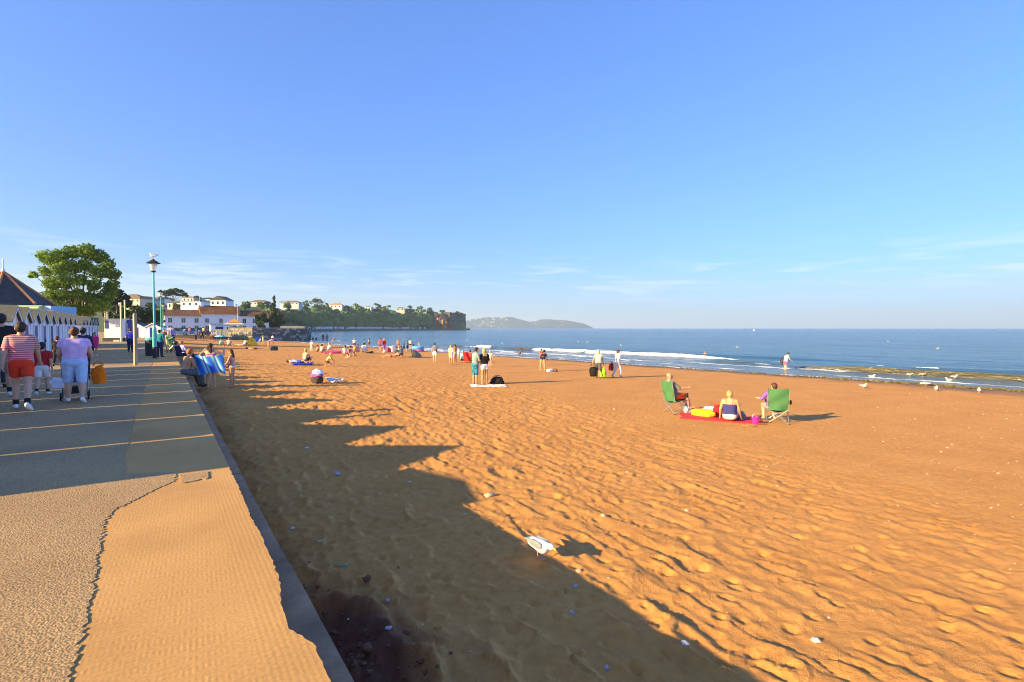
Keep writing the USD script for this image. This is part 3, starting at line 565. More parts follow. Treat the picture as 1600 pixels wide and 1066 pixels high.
for k in range(9):
    place_hut(30.6 + 2.21 * k, f'white gabled grey roofed beach hut, {ordinal[k]} from the left edge in the near run', 'beach huts along the promenade', 'navy' if k == 4 else 'white' if k == 6 else 'blue')
for k in range(6):
    place_hut(53.2 + 2.23 * k, f'white beach hut beyond the gap, {ordinal[k]} of the far run towards the shed', 'beach huts along the promenade', 'blue')
# huts closing the row, facing the camera
wide = make_hut('blue roofed beach hut facing the camera, leftmost of three and half hidden', 'blue roofed huts closing the promenade', blue, hutwhite, M('blue_grey_roof', (.035, .05, .085), .7, .2), 1.75, 2.45, 2.45, 2.6)
for i, (px, lab) in enumerate(((188.5, None), (212.8, 'blue roofed white beach hut facing the camera behind the grey post'), (238, 'blue roofed white beach hut facing the camera beside the tall lamp post'))):
    p = atd(px, 513, 86)
    if i == 0: wide.GetAttribute('xformOp:translate').Set(Gf.Vec3d(p[0], p[1], 0)); wide.GetAttribute('xformOp:rotateZ').Set(-90 - math.degrees(YAW) * .55)
    else: dup(wide, (p[0], p[1], 0), math.radians(-90) - YAW * .55, lab)
# white shed on a dark base
p = atd(177.5, 513, 63); sh_ = thing('shed', 'white panelled shed with one blue panel on a dark raised base', 'shed', (p[0], p[1], 0), cam_rz(.12))
obj('base', box(-1.1, 1.1, -.25, 2.0, 0, .42), dark, sh_)
for k in range(4): obj('panel', box(-.98 + k * .49 + .01, -.98 + (k + 1) * .49 - .01, -.03 - .012 * (k % 2), 0, .43, 2.62), white, sh_)
obj('wall', box(-.98, .98, .003, 1.9, .425, 2.62), hutwhite, sh_); obj('roof', box(-1.1, 1.1, -.12, 2.05, 2.623, 2.74), white, sh_)
obj('shutter', box(-.93, -.53, -.07, -.045, 1.55, 2.5), blue, sh_)
obj('step', box(.35, 1.05, -.75, -.253, 0, .2), M('step_grey', (.4, .38, .34), .8), sh_)
p = atd(196, 513, 64); bs = thing('beach_hut_end', 'narrow blue doored hut end standing just right of the white shed', 'beach hut', (p[0], p[1], 0), cam_rz(-.5))
obj('wall', prism([(-.45, 0), (.45, 0), (.45, 2.2), (0, 2.75), (-.45, 2.2)], 0, .6), M('hut_navy_wall', (.05, .06, .2), .5), bs)
for s in (-1, 1): obj('trim', box(s * .4 - .05, s * .4 + .05, -.04, -.003, 0, 2.2), white, bs)
obj('door', box(-.26, .26, -.03, -.003, .05, 1.9), blue, bs)

# pavilion with a pointed roof
p = atd(7, 513, 47); pav = thing('pavilion', 'many sided blue pavilion with pointed slate roof, orange hips and finial', 'pavilion', (p[0], p[1], 0), cam_rz(.18))
N = 8; Rr, Rw = 3.5, 3.0; k = 47 / FPX; ze, za = 1.6 + 37 * k, 1.6 + 88 * k
ang = [2 * math.pi * (i + .5) / N for i in range(N)]
for i in range(N):
    a0, a1 = ang[i], ang[(i + 1) % N] + (2 * math.pi if i == N - 1 else 0)
    q0, q1 = np.array([math.cos(a0), math.sin(a0)]), np.array([math.cos(a1), math.sin(a1)])
    v = np.array([(*q0 * Rr, ze), (*q1 * Rr, ze), (0, 0, za), (*q0 * (Rr - .1), ze - .12), (*q1 * (Rr - .1), ze - .12), (0, 0, za - .2)])
    obj('roof_panel', trimesh.convex.convex_hull(v), slate, pav)
    obj('hip_tile', tube((*q0 * (Rr + .03), ze + .02), (0, 0, za + .03), .13, .10, 8), terra, pav)
    w0, w1 = q0 * Rw, q1 * Rw
    obj('wall_panel', trimesh.convex.convex_hull(np.array([(*w0, 0), (*w1, 0), (*w0, ze), (*w1, ze), (*(w0 * .93), 0), (*(w1 * .93), 0), (*(w0 * .93), ze), (*(w1 * .93), ze)])), paleblue, pav)
    for s in range(3):
        b0, b1 = w0 + (w1 - w0) * (s + .14) / 3, w0 + (w1 - w0) * (s + .86) / 3; o = (w0 + w1) / np.linalg.norm(w0 + w1)
        wn = obj('window', trimesh.convex.convex_hull(np.array([(*(b + o * d), zz) for b in (b0, b1) for d in (.01, .06) for zz in (2.2, ze - .25)])), white if s != 1 else blue, pav)
        c0, c1 = b0 + (b1 - b0) * .15, b0 + (b1 - b0) * .85
        obj('pane', trimesh.convex.convex_hull(np.array([(*(b + o * d), zz) for b in (c0, c1) for d in (.062, .075) for zz in (2.32, ze - .37)])), glassm, wn)
obj('finial', lathe([(0, za - .1), (.16, za - .05), (.1, za + .25), (.055, za + .35), (.05, za + .95), (.09, za + 1.0), (.03, za + 1.1), (0, za + 1.35)], 12), M('finial_pale', (.62, .66, .66), .5), pav)
p = atd(48, 513, 44.5); aw = thing('awning', 'green striped awning board over a blue and white kiosk front beside the pavilion', 'awning', (p[0], p[1], 0), cam_rz(.1))
obj('canopy', trimesh.convex.convex_hull(np.array([(x, y, zz) for x in (-1.0, 1.0) for y, zz in ((0, 3.55), (0, 3.2), (-.5, 3.15), (-.5, 3.4))])), green_awning, aw)
obj('wall', box(-1.4, 1.6, .01, 3.0, 0, 3.5), paleblue, aw)
for x in (-.7, .1, .9): obj('window', box(x - .28, x + .28, -.03, .007, 2.45, 3.1), white, aw)
obj('fascia', box(-2.6, 3.2, -.12, -.035, 2.15, 2.42), white, aw)
for i, (px, c, lab) in enumerate(((51.5, (.55, .22, .36), 'pink'), (64, (.22, .16, .42), 'purple'), (76.5, (.40, .16, .25), 'dusky red'))):
    p = atd(px, 513, 41.5); s = thing('sign_board', f'{lab} printed advertising board above the beach huts', 'sign', (p[0], p[1], 0), cam_rz(.3))
    obj('board', box(-.27, .27, -.03, 0, 2.62, 3.0), M('board_%s' % lab.replace(' ', '_'), c, .5, .15, 3), s)
    obj('panel', box(-.15, .15, -.036, -.033, 2.72, 2.9), M('board_pale', (.6, .55, .6), .5, .2, 9), s)
    for x in (-.22, .22): obj('post', box(x - .025, x + .025, .003, .05, 0, 2.98), dark, s)

# ---------------------------------------------------------------- posts and lamps
gp = onz(212, 571, 0); w = .06
gpm = bbox_round(-w, w, -w, w, -.1, 2.2, .012)
gt = thing('wooden_post', 'square grey weathered wooden post standing on the promenade', 'post', (gp[0], gp[1], 0), .5); obj('shaft', gpm, woodw, gt); obj('cap', trimesh.convex.convex_hull(np.array([(x, y, 2.203) for x in (-w, w) for y in (-w, w)] + [(0, 0, 2.26)])), woodw, gt)
for i, (px, top, D, r, lab) in enumerate(((165.2, 463, 66, .13, 'tall cream pole rising before the big tree, left of a pair'), (168.2, 464, 66.5, .10, 'tall cream pole rising before the big tree, right of a pair'), (189.3, 474, 61, .10, 'tall cream pole at the right corner of the white shed'), (195.6, 470, 68, .10, 'cream pole behind the hut end right of the white shed'))):
    p = atd(px, 513, D); zt = 1.6 + (513 - top) * D / FPX
    t = thing('pole', lab, 'pole', (p[0], p[1], 0)); obj('shaft', tube((0, 0, 0), (0, 0, zt), r, r * .85, 12), M('cream_pole_paint', (.62, .56, .40), .6, .1), t); obj('cap', T(trimesh.creation.icosphere(2, r * 1.05), loc=(0, 0, zt)), M('cream_pole_paint', (.62, .56, .40)), t)
lampglass = usdkit.material(stage, '/World/Looks/lantern_glass', {'t': ('transparent_bsdf', {'color': (.92, .9, .84)}), 'g': ('principled_bsdf', {'base_color': (.7, .66, .56), 'roughness': .3}), 'm': ('mix_closure', {'fac': .6})}, [('t.BSDF', 'm.closure1'), ('g.BSDF', 'm.closure2')], surface='m.closure')
def make_lamp(label):
    t = thing('street_lamp', label, 'street lamp', group='turquoise promenade lamps')
    obj('base', lathe([(0, -.05), (.11, -.05), (.11, .02), (.10, .05), (.10, .55), (.085, .6), (0, .6)], 20), dark, t)
    obj('sleeve', lathe([(0, .603), (.105, .603), (.105, 1.5), (.08, 1.6), (.06, 1.68), (0, 1.68)], 20), turq, t)
    obj('pole', lathe([(0, 1.683), (.055, 1.683), (.05, 3.2), (.04, 4.58), (0, 4.58)], 16), turq, t)
    lt = obj('lantern', lathe([(0, 4.584), (.08, 4.584), (.10, 4.63), (.17, 4.92), (.19, 5.02), (.0, 5.02)], 20), lampglass, t)
    obj('collar', lathe([(.081, 4.56), (.1, 4.575), (.115, 4.63), (.105, 4.64), (.081, 4.6)], 20), dark, lt)
    obj('hood', lathe([(0, 5.025), (.32, 5.03), (.33, 5.05), (.24, 5.10), (.14, 5.18), (.05, 5.22), (.04, 5.27), (0, 5.28)], 24), dark, t)
    return t
lamp0 = make_lamp('nearest tall turquoise street lamp with dark hooded lantern and a gull perched on it')
p = onz(242, 560, 0); lamp0.GetAttribute('xformOp:translate').Set(Gf.Vec3d(p[0], p[1], 0)); LAMP = p
for px, D, lab in ((252, 50, 'second turquoise street lamp, just right of the nearest one'), (255.3, 76, 'third and farthest turquoise street lamp before the inn')):
    p = atd(px, 513, D); dup(lamp0, (p[0], p[1], 0), 0, lab)
# ================================================================ trees, woodland, cliff, far hill
def leafmat(name, c, trans=.35, var=.45):
    c = np.array(c, float)
    return usdkit.material(stage, '/World/Looks/' + name, {
        'g': ('geometry', {}), 'n': ('noise_texture', {'scale': .35, 'detail': 3.0}), 'ad': ('math', {'math_type': 'multiply_add', 'value2': .7}), 'h': ('math', {'math_type': 'multiply', 'value2': .3}),
        'r': ('rgb_ramp', {'ramp': [(.15, tuple(c * (1 - var))), (.5, tuple(c)), (.9, tuple(c * np.array([1.7, 1.45, 1.1])))]}),
        'd': ('principled_bsdf', {'roughness': .6, 'specular_ior_level': .25}), 't': ('translucent_bsdf', {}), 'm': ('mix_closure', {'fac': trans})},
        [('g.position', 'n.vector'), ('g.random_per_island', 'h.value1'), ('n.fac', 'ad.value1'), ('h.value', 'ad.value3'), ('ad.value', 'r.fac'), ('r.color', 'd.base_color'), ('r.color', 't.color'), ('d.BSDF', 'm.closure1'), ('t.BSDF', 'm.closure2')], surface='m.closure')
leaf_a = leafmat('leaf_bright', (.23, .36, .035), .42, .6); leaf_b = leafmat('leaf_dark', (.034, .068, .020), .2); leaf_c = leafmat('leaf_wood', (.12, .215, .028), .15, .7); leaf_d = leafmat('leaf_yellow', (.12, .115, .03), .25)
barkm = M('bark_look', (.12, .09, .06), .9, .3, 3.0, .02, 12)
def leaf_cloud(r, clumps, n, size, flat=.8):
    """small leaf quads spread on the shells of ellipsoidal clumps"""
    P, Nn = [], []
    w = np.array([c[1] ** 2 for c in clumps]); w = w / w.sum(); pick = r.choice(len(clumps), n, p=w)
    C = np.array([c[0] for c in clumps])[pick]; R = np.array([c[1] for c in clumps])[pick]
    d = r.normal(size=(n, 3)); d /= np.linalg.norm(d, axis=1)[:, None]
    rad = R * (r.uniform(.25, 1.0, n) ** .5) * (1 + .25 * r.normal(size=n) * .5)
    p = C + d * rad[:, None] * np.array([1, 1, flat])
    nn = d + .7 * r.normal(size=(n, 3)); nn /= np.linalg.norm(nn, axis=1)[:, None]
    a = np.cross(nn, r.normal(size=(n, 3))); a /= np.linalg.norm(a, axis=1)[:, None]; b = np.cross(nn, a)
    s = size * r.uniform(.6, 1.4, n)[:, None]
    v = np.stack([p - a * s, p + b * s * .6, p + a * s, p - b * s * .6], 1).reshape(-1, 3)
    f = np.arange(4 * n).reshape(n, 4)
    return v, f
def limb(path, radii, n=7):
    return cat([tube(a, b, r0, r1, n) for a, b, r0, r1 in zip(path[:-1], path[1:], radii[:-1], radii[1:])])
def tree(name, label, loc, H, W, mat, seed, n=2500, size=.3, trunk=.25, crown0=.35, clumps=None, nclump=18, group=None, cone=False, flat=.8, vis_trunk=True):
    r = np.random.default_rng(seed); t = thing(name, label, 'tree', loc, 0, group)
    if clumps is None:
        clumps = []
        for k in range(nclump):
            zz = r.uniform(crown0, .93) if not cone else crown0 + (1 - crown0) * (k + .5) / nclump
            prof = math.sin(math.pi * min(1, max(.05, (zz - crown0) / (1 - crown0)) ** .8)) ** .6 if not cone else 1.02 - (zz - crown0) / (1 - crown0)
            a = r.uniform(0, 6.28); rad = W / 2 * prof * math.sqrt(r.uniform(.05, .75))
            clumps.append(((rad * math.cos(a), rad * math.sin(a), zz * H), W * r.uniform(.12, .22) * (1 if not cone else max(.25, prof))))
    tr = [tube((0, 0, -.5), (0, 0, H * .45), trunk, trunk * .7, 9), tube((0, 0, H * .45), (0, 0, H * .8), trunk * .7, trunk * .25, 7)]
    for c, rr in clumps[:14]:
        z0 = min(H * .75, max(H * .2, c[2] * .6)); tr.append(tube((0, 0, z0), c, trunk * .32, trunk * .08, 5))
    obj('trunk', cat(tr), barkm, t)
    obj('crown', leaf_cloud(r, clumps, n, size, flat), mat, t)
    return t
# the large tree behind the huts: hand placed clumps (px offset from trunk, py)
D0 = 62.0; k0 = D0 / FPX; tp = atd(127, 513, D0)
r = np.random.default_rng(5); cl = []; PHI = math.cos(math.atan(673 / FPX))
for (px, py, rr) in ((78, 408, 14), (97, 402, 15), (115, 396, 13), (138, 393, 13), (158, 400, 14), (172, 412, 13), (180, 428, 11), (74, 428, 11), (58, 433, 8), (92, 424, 14), (112, 418, 15), (134, 414, 15), (154, 424, 15), (176, 446, 11), (84, 446, 13), (104, 442, 14),
                     (126, 438, 12), (148, 446, 14), (168, 462, 13), (82, 466, 13), (100, 464, 15), (122, 462, 14), (142, 466, 15), (160, 478, 13), (96, 482, 14), (116, 484, 15), (138, 486, 14), (182, 458, 8), (186, 440, 6), (52, 436, 5), (70, 402, 7), (150, 394, 8)):
    for dp in ((0,) if rr < 9 else (-1, 1)):
        cl.append((((px - 127) * k0 * PHI, dp * r.uniform(.6, 2.6), 1.6 + (513 - py) * k0), rr * k0 * r.uniform(.66, .98)))
bt = thing('tree', 'large leafy bright green tree rising behind the row of beach huts', 'tree', (tp[0], tp[1], 0), -YAW + math.atan(673 / FPX))
tr = [tube((0, 0, -.4), (.1, 0, 2.6), .33, .26, 12)]
for k, (c, rr) in enumerate(cl):
    if k % 2 == 0:
        mid = np.array([c[0] * .45, c[1] * .5, 2.4 + (c[2] - 2.4) * .5]); tr += [tube((.1, 0, 2.2), mid, .13, .075, 7), tube(mid, c, .075, .025, 6)]
obj('trunk', cat(tr), barkm, bt)
obj('crown', leaf_cloud(r, cl, 17000, .15, .85), leaf_a, bt)
def tree_px(name, label, px0, px1, ytop, ybase, D, mat, seed, **k):
    s = D / FPX; p = atd((px0 + px1) / 2, 513, D); zb = 1.6 - (ybase - 513) * s
    return tree(name, label, (p[0], p[1], zb), (ybase - ytop) * s, (px1 - px0) * s * 1.12, mat, seed, **k)
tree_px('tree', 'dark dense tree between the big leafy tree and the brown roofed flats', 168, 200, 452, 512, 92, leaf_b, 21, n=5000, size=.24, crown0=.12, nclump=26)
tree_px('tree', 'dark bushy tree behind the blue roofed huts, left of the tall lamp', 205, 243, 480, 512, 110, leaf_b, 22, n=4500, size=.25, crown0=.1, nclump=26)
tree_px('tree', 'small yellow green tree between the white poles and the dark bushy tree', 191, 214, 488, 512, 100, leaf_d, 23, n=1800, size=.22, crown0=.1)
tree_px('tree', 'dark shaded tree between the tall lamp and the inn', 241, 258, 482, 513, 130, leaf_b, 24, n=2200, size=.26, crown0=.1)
# umbrella pine on the skyline
s = 290 / FPX; pp = atd(271, 513, 290); r = np.random.default_rng(31)
pc = [(((x - 271) * s, r.uniform(-2.5, 2.5), (488 - y) * s), q * s) for x, y, q in ((258, 460, 4), (263, 457, 5), (269, 454, 5), (275, 453, 5), (281, 455, 5), (286, 459, 4), (289, 462, 3), (266, 461, 4), (277, 460, 4), (262, 462, 3), (271, 458, 5), (283, 461, 3))]
pt = tree('pine_tree', 'dark flat topped umbrella pine on the skyline above the inn', (pp[0], pp[1], 1.6 + (513 - 488) * s), 33 * s, 32 * s, leaf_b, 32, n=3600, size=.42, trunk=.4, clumps=pc, flat=.5)
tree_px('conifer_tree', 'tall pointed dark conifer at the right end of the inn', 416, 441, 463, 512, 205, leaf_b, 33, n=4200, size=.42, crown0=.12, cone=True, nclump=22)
tree_px('tree', 'dark rounded tree growing against the right end of the inn wall', 399, 418, 489, 513, 168, leaf_b, 34, n=2500, size=.32, crown0=.1)
tree_px('tree', 'sunlit pale green tree below the pointed conifer beside the inn', 418, 440, 484, 513, 190, leaf_d, 35, n=2600, size=.34, crown0=.08)
tree_px('tree', 'thin bare yellowish tree right of the conifer above the harbour wall', 432, 446, 490, 513, 196, leaf_d, 36, n=700, size=.3, crown0=.25)
tree_px('tree', 'low round tree on the skyline just left of the lone grey house', 378, 392, 471, 482, 335, leaf_c, 37, n=1200, size=.5, crown0=.1)
tree_px('tree', 'low green tree in front of the low grey house alone on the skyline', 402, 416, 473, 482, 400, leaf_c, 141, n=1000, size=.5, crown0=.05)
tree_px('tree', 'low green tree in front of the wide bungalow', 444, 456, 474, 482, 450, leaf_c, 142, n=1000, size=.55, crown0=.05)
tree_px('tree', 'round green bush on the skyline right of the pointed gabled house', 350, 362, 468, 481, 322, leaf_c, 38, n=1200, size=.5, crown0=.1)
tree_px('tree', 'low dark tree behind the flat roofed white house on the hill', 300, 318, 464, 480, 350, leaf_b, 39, n=1200, size=.5, crown0=.1)
tree_px('tree', 'sunlit yellowish bush in front of the umbrella pine trunk', 270, 284, 472, 489, 255, leaf_d, 40, n=1000, size=.4, crown0=.05)
tree_px('tree', 'dark tree between the grey hill houses and the white ones', 228, 246, 474, 494, 240, leaf_b, 41, n=1300, size=.4, crown0=.05)
# skyline trees of the headland one by one
sky_trees = [(413, 422, 472, 482, 'small dark tree on the skyline left of the conifer tip'), (470, 482, 469, 486, 'round tree on the skyline right of the wide bungalow'), (486, 506, 466, 486, 'tall broad dark tree on the skyline of the headland'),
             (504, 515, 473, 486, 'tree sloping down towards the terracotta roofed house'), (537, 547, 477, 488, 'small round tree right of the terracotta roofed house'), (549, 569, 475, 489, 'wide dark tree left of the tiny white house on the headland'),
             (580, 595, 473.5, 490, 'tall rounded tree right of the tiny white house on the headland'), (596, 611, 475.5, 490, 'umbrella shaped tree midway along the headland skyline'), (633, 647, 478, 492, 'open crowned pine with sky showing under it on the headland'),
             (650, 666, 479, 494, 'spreading dark pine before the headland drops to its end'), (664, 682, 479, 494, 'dense tree standing right above the red cliff'), (684, 700, 485, 497, 'low dark tree just right of the red cliff top'), (704, 722, 487, 499, 'last wind bent tree at the headland tip')]
for i, (a, b, yt, yb, lab) in enumerate(sky_trees):
    D = float(np.interp((a + b) / 2, PXR, RID)) - 20
    tree_px('pine_tree' if 'pine' in lab else 'tree', lab, a, b, yt, yb + 3, D, [leaf_b, leaf_c][i % 2], 60 + i, n=800, size=D / FPX * .95, crown0=.3, nclump=14, trunk=.4, flat=.65)
# the wooded slope itself: one mass of crowns
r = np.random.default_rng(77); cr = []
ico = trimesh.creation.icosphere(2, 1.0)
cvs, cfs, off = [], [], 0
for i in range(620):
    px = r.uniform(405, 724); sh0 = np.interp(px, PXR, SHO); rd0 = np.interp(px, PXR, RID); tt = r.uniform(-.02, 1.12)
    if px < 470 and tt < .25: continue
    if 672 < px and tt < .45: continue
    D = sh0 + 8 + tt * (rd0 - sh0); p = atd(px, 513, D)
    zz = max(1.0, land_z(px, D)); w = r.uniform(3.0, 6.2) * (1 if px < 690 else .7)
    if px < 490 and zz + w * 1.35 > 1.6 + 33.0 * D / FPX: continue
    v = ico.vertices.copy(); v *= (1 + .55 * (meshkit.noise(v * 1.7 + r.uniform(0, 50, 3)) - .5) + .35 * (meshkit.noise(v * 4.5 + r.uniform(0, 50, 3)) - .5))[:, None]
    v = v * np.array([w, w, w * r.uniform(.7, 1.0)]) + np.array([p[0], p[1], zz + w * .45])
    lv_, lf_ = leaf_cloud(r, [((p[0], p[1], zz + w * .5), w * 1.06)], 26, w * .17)
    cvs.append(v); cfs.append(ico.faces + off); off += len(v)
    cvs.append(lv_); cfs.append(np.vstack([lf_[:, :3], lf_[:, [0, 2, 3]]]) + off); off += len(lv_)
obj('woodland', (np.vstack(cvs), np.vstack(cfs)), leaf_c, None, kind='stuff', label='mass of green trees covering the slope of the headland')
# red sandstone cliff at the headland tip
redrock = usdkit.material(stage, '/World/Looks/red_rock', {'g': ('geometry', {}), 'mp': ('mapping', {'scale': (.12, .12, .5)}), 'n': ('noise_texture', {'scale': 1.0, 'detail': 6.0, 'roughness': .65}),
    'r': ('rgb_ramp', {'ramp': [(.3, (.30, .115, .055)), (.55, (.42, .18, .08)), (.75, (.24, .17, .07))]}), 'p': ('principled_bsdf', {'roughness': .9, 'specular_ior_level': .1})}, [('g.position', 'mp.vector'), ('mp.vector', 'n.vector'), ('n.fac', 'r.fac'), ('r.color', 'p.base_color')], surface='p.BSDF')
def rock(pts, z0, z1, seed, step, amp, top=.9):
    po = Polygon(pts); c = np.array(po.centroid.coords[0]); m = trimesh.creation.extrude_polygon(po, z1 - z0, engine='earcut'); m.apply_translation([0, 0, z0]); m = m.subdivide_to_size(step)
    v = m.vertices.copy(); t = (v[:, 2] - z0) / (z1 - z0)
    v[:, :2] = c + (v[:, :2] - c) * (1.05 - (1.05 - top) * t[:, None] + amp * (meshkit.noise(np.c_[v[:, :2] * .11, v[:, 2] * .07], seed) - .5)[:, None] + amp * .6 * (meshkit.noise(np.c_[v[:, :2] * .35, v[:, 2] * .2], seed + 1) - .5)[:, None])
    v[:, 2] += (t > .5) * 4 * (meshkit.noise(np.c_[v[:, :2] * .1, v[:, 2] * 0], seed + 2) - .5)
    m.vertices = v; return m
def q2(px, D): p = atd(px, 513, D); return (p[0], p[1])
cliff = thing('cliff', 'red sandstone cliff face at the end of the wooded headland', 'cliff')
cliff.SetCustomDataByKey('kind', 'structure'); cliff.ClearCustomDataByKey('category')
obj('buttress', rock([q2(673, 858), q2(678, 838), q2(690, 830), q2(699, 838), q2(702, 880), q2(676, 890)], -3, 24, 3, 3.5, .5, .72), redrock, cliff)
obj('rock_face', rock([q2(697, 850), q2(703, 846), q2(723, 905), q2(728, 925), q2(700, 960), q2(690, 900)], -3, 27, 5, 4, .18, .97), M('shade_toned_rock', (.085, .06, .05), .9, .3, .15), cliff, label='dark shaded rock face of the headland tip')  # darker copy of the cliff rock: shade of the unlit side put into colour
obj('ledge', rock([q2(700, 846), q2(722, 890), q2(735, 905), q2(734, 925), q2(700, 920)], -3, .5, 7, 4, .2, .9), M('shade_toned_rock', (.085, .06, .05)), cliff)
obj('boulder', rock([q2(702, 838), q2(705, 836), q2(706, 842), q2(702, 845)], -3, 2.5, 9, 2, .3, .7), redrock, cliff)
# sea promenade of the far side: dark wall and the row of tiny huts
w_ = thing('shore_wall', 'dark low sea wall under the row of tiny white huts', 'sea wall')
far_pts = [(476, 541), (520, 586), (560, 628), (600, 688), (640, 748), (668, 790), (684, 815)]
for (a, Da), (b, Db) in zip(far_pts[:-1], far_pts[1:]):
    A_, B_ = np.array(q2(a, Da)), np.array(q2(b, Db)); L = np.linalg.norm(B_ - A_); an_ = math.atan2(*(B_ - A_)[::-1])
    obj('wall_section', T(box(0, L, -1, 14, -4, .55), loc=(A_[0], A_[1], 0), rz=an_), M('dark_sea_wall', (.10, .095, .09), .9, .3, .3), w_)
sm = thing('seaside_hut', 'tiny white beach hut in the long far row below the wooded headland', 'beach hut', group='tiny white huts below the headland')
obj('hut', trimesh.convex.convex_hull(np.array([(x, y, zz) for x in (-1.05, 1.05) for y in (0, 2) for zz in (0, 2.1)] + [(0, 0, 2.8), (0, 2, 2.8)])), white, sm); obj('door', box(-.35, .35, -.05, -.003, .05, 1.8), blue, sm)
first = True
for i in range(74):
    px = 480 + 184 * i / 73.0
    if rand('gap', i).random() < .13: continue
    D = float(np.interp(px, [a for a, _ in far_pts], [b for _, b in far_pts])) + 3.0; p = atd(px, 513, D)
    if first: sm.GetAttribute('xformOp:translate').Set(Gf.Vec3d(p[0], p[1], .553)); sm.GetAttribute('xformOp:rotateZ').Set(math.degrees(-YAW)); first = False
    else: dup(sm, (p[0], p[1], .553), -YAW)
# hill across the bay
D5 = 5200.0; prof = [(700, 500), (725, 503), (735, 499), (748, 496.5), (765, 495.5), (785, 496), (800, 495.5), (808, 498), (818, 500.5), (828, 503), (836, 502), (845, 499.5), (856, 499), (868, 500), (885, 501), (900, 503.5), (912, 506), (922, 510), (930, 514), (940, 516)]
pa = np.array(prof); pxs2 = np.arange(700, 940, 1.0); rg2 = np.arange(-500, 900, 70.0)
PX2, RG2 = np.meshgrid(pxs2, rg2); DD2 = D5 + RG2
top = 1.6 + (513 - np.interp(PX2, pa[:, 0], pa[:, 1])) * D5 / FPX
fall = np.where(RG2 < 0, sstep(-460, 0, RG2) ** .7, 1 - sstep(300, 900, RG2))
X2 = (PX2 - 800) / FPX * DD2; u2, v2 = X2 * math.cos(YAW) + DD2 * math.sin(YAW), -X2 * math.sin(YAW) + DD2 * math.cos(YAW)
Z2 = -12 + (top + 12) * fall + (top > 5) * fall * 14 * fb(u2.ravel(), v2.ravel(), 260, 500, 4).reshape(u2.shape)
n1, n2 = Z2.shape; idx = np.arange(n1 * n2).reshape(n1, n2); q = np.stack([idx[:-1, :-1], idx[:-1, 1:], idx[1:, 1:], idx[1:, :-1]], -1).reshape(-1, 4)
farm = usdkit.material(stage, '/World/Looks/haze_tinted_hill_look', {'g': ('geometry', {}), 'n': ('noise_texture', {'scale': .012, 'detail': 6.0, 'roughness': .65}), 'r': ('rgb_ramp', {'ramp': [(.35, (.025, .045, .065)), (.55, (.045, .065, .085)), (.7, (.09, .095, .11))]}), 'p': ('principled_bsdf', {'roughness': .95, 'specular_ior_level': .05})}, [('g.position', 'n.vector'), ('n.fac', 'r.fac'), ('r.color', 'p.base_color')], surface='p.BSDF')  # bluish ramp: the haze of distance is painted into the hill colour
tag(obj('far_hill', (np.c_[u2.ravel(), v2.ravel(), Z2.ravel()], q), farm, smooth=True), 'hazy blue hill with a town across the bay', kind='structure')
r = np.random.default_rng(91)
fh = thing('far_building', 'tiny white town building on the hazy hill across the bay', 'building', group='tiny white buildings across the bay')
obj('wall', trimesh.convex.convex_hull(np.array([(x, y, zz) for x in (-6, 6) for y in (0, 10) for zz in (-8, 9)] + [(0, 0, 12.5), (0, 10, 12.5)])), cream, fh)
first = True
for i in range(95):
    px = float(np.clip(r.normal(765, 24), 732, 822)) if i < 70 else float(r.uniform(835, 905)); rg = -float(r.uniform(40, 400)); D = D5 + rg
    tz = 1.6 + (513 - np.interp(px, pa[:, 0], pa[:, 1])) * D5 / FPX; zz = -12 + (tz + 12) * float(sstep(-460, 0, rg)) ** .7
    if zz < 2: continue
    p = atd(px, 513, D); sc = (float(r.uniform(.35, 1.1)), 1.0, float(r.uniform(.3, .55)))
    if first: fh.GetAttribute('xformOp:translate').Set(Gf.Vec3d(p[0], p[1], zz)); fh.GetAttribute('xformOp:rotateZ').Set(math.degrees(-YAW)); first = False
    else: dup(fh, (p[0], p[1], zz), -YAW + float(r.uniform(-.4, .4)), scale=sc)
p = atd(853, 513, D5 - 120); hb = thing('hotel', 'large white hotel block standing out on the hazy hill across the bay', 'hotel', (p[0], p[1], 35), -YAW)
obj('wall', box(-29, 29, 0, 20, -20, 28), white, hb); obj('wing', box(-17, 15, 3, 18, 28.01, 40), white, hb)
for i in range(4):
    for j in range(2): obj('window', box(-24 + 13 * i, -16 + 13 * i, -.6, -.01, 2 + 12 * j, 8 + 12 * j), glassm, hb)
# haze
hz = box(-9000, 15900, -9000, 15900, -16, 190)
hazem = usdkit.material(stage, '/World/Looks/haze_look', {'v': ('principled_volume', {'color': (.76, .90, .93), 'density': 1.5e-4, 'anisotropy': .2})}, [], volume='v.volume')
tag(obj('haze', hz, hazem, None), 'thin pale sea haze over the bay', kind='stuff')
# ================================================================ people
_n = lambda v: np.asarray(v, float) / np.linalg.norm(v)
def C(col, rough=.85, name=None):
    key = name or 'cloth_' + '_'.join('%02d' % round(c * 99) for c in col)
    return M(key, col, rough, .16, 9.0, .03, 7.0, .15)
SKIN = M('skin_look', (.56, .33, .22), .55, .08, 6.0, 0, 0, .3); SKIN2 = M('skin_tan', (.50, .25, .13), .5, .08, 6.0, 0, 0, .3); SKINR = M('skin_pink', (.58, .26, .18), .5, .08, 6.0, 0, 0, .3)
HAIR = {'brown': M('hair_brown', (.042, .020, .012), .6, .5, 30, .012, 60, stretch=(1, 1, .25)), 'black': M('hair_black', (.018, .014, .013), .6, .3, 30), 'blond': M('hair_blond', (.50, .33, .12), .6, .25, 30), 'ginger': M('hair_ginger', (.36, .13, .035), .6, .25, 30), 'grey': M('hair_grey', (.4, .38, .35), .6, .2, 30), 'auburn': M('hair_auburn', (.085, .032, .014), .6, .3, 30)}
EYEM = M('eye_look', (.02, .015, .012), .2, .1); LIP = M('lip_look', (.35, .11, .09), .5, .1)
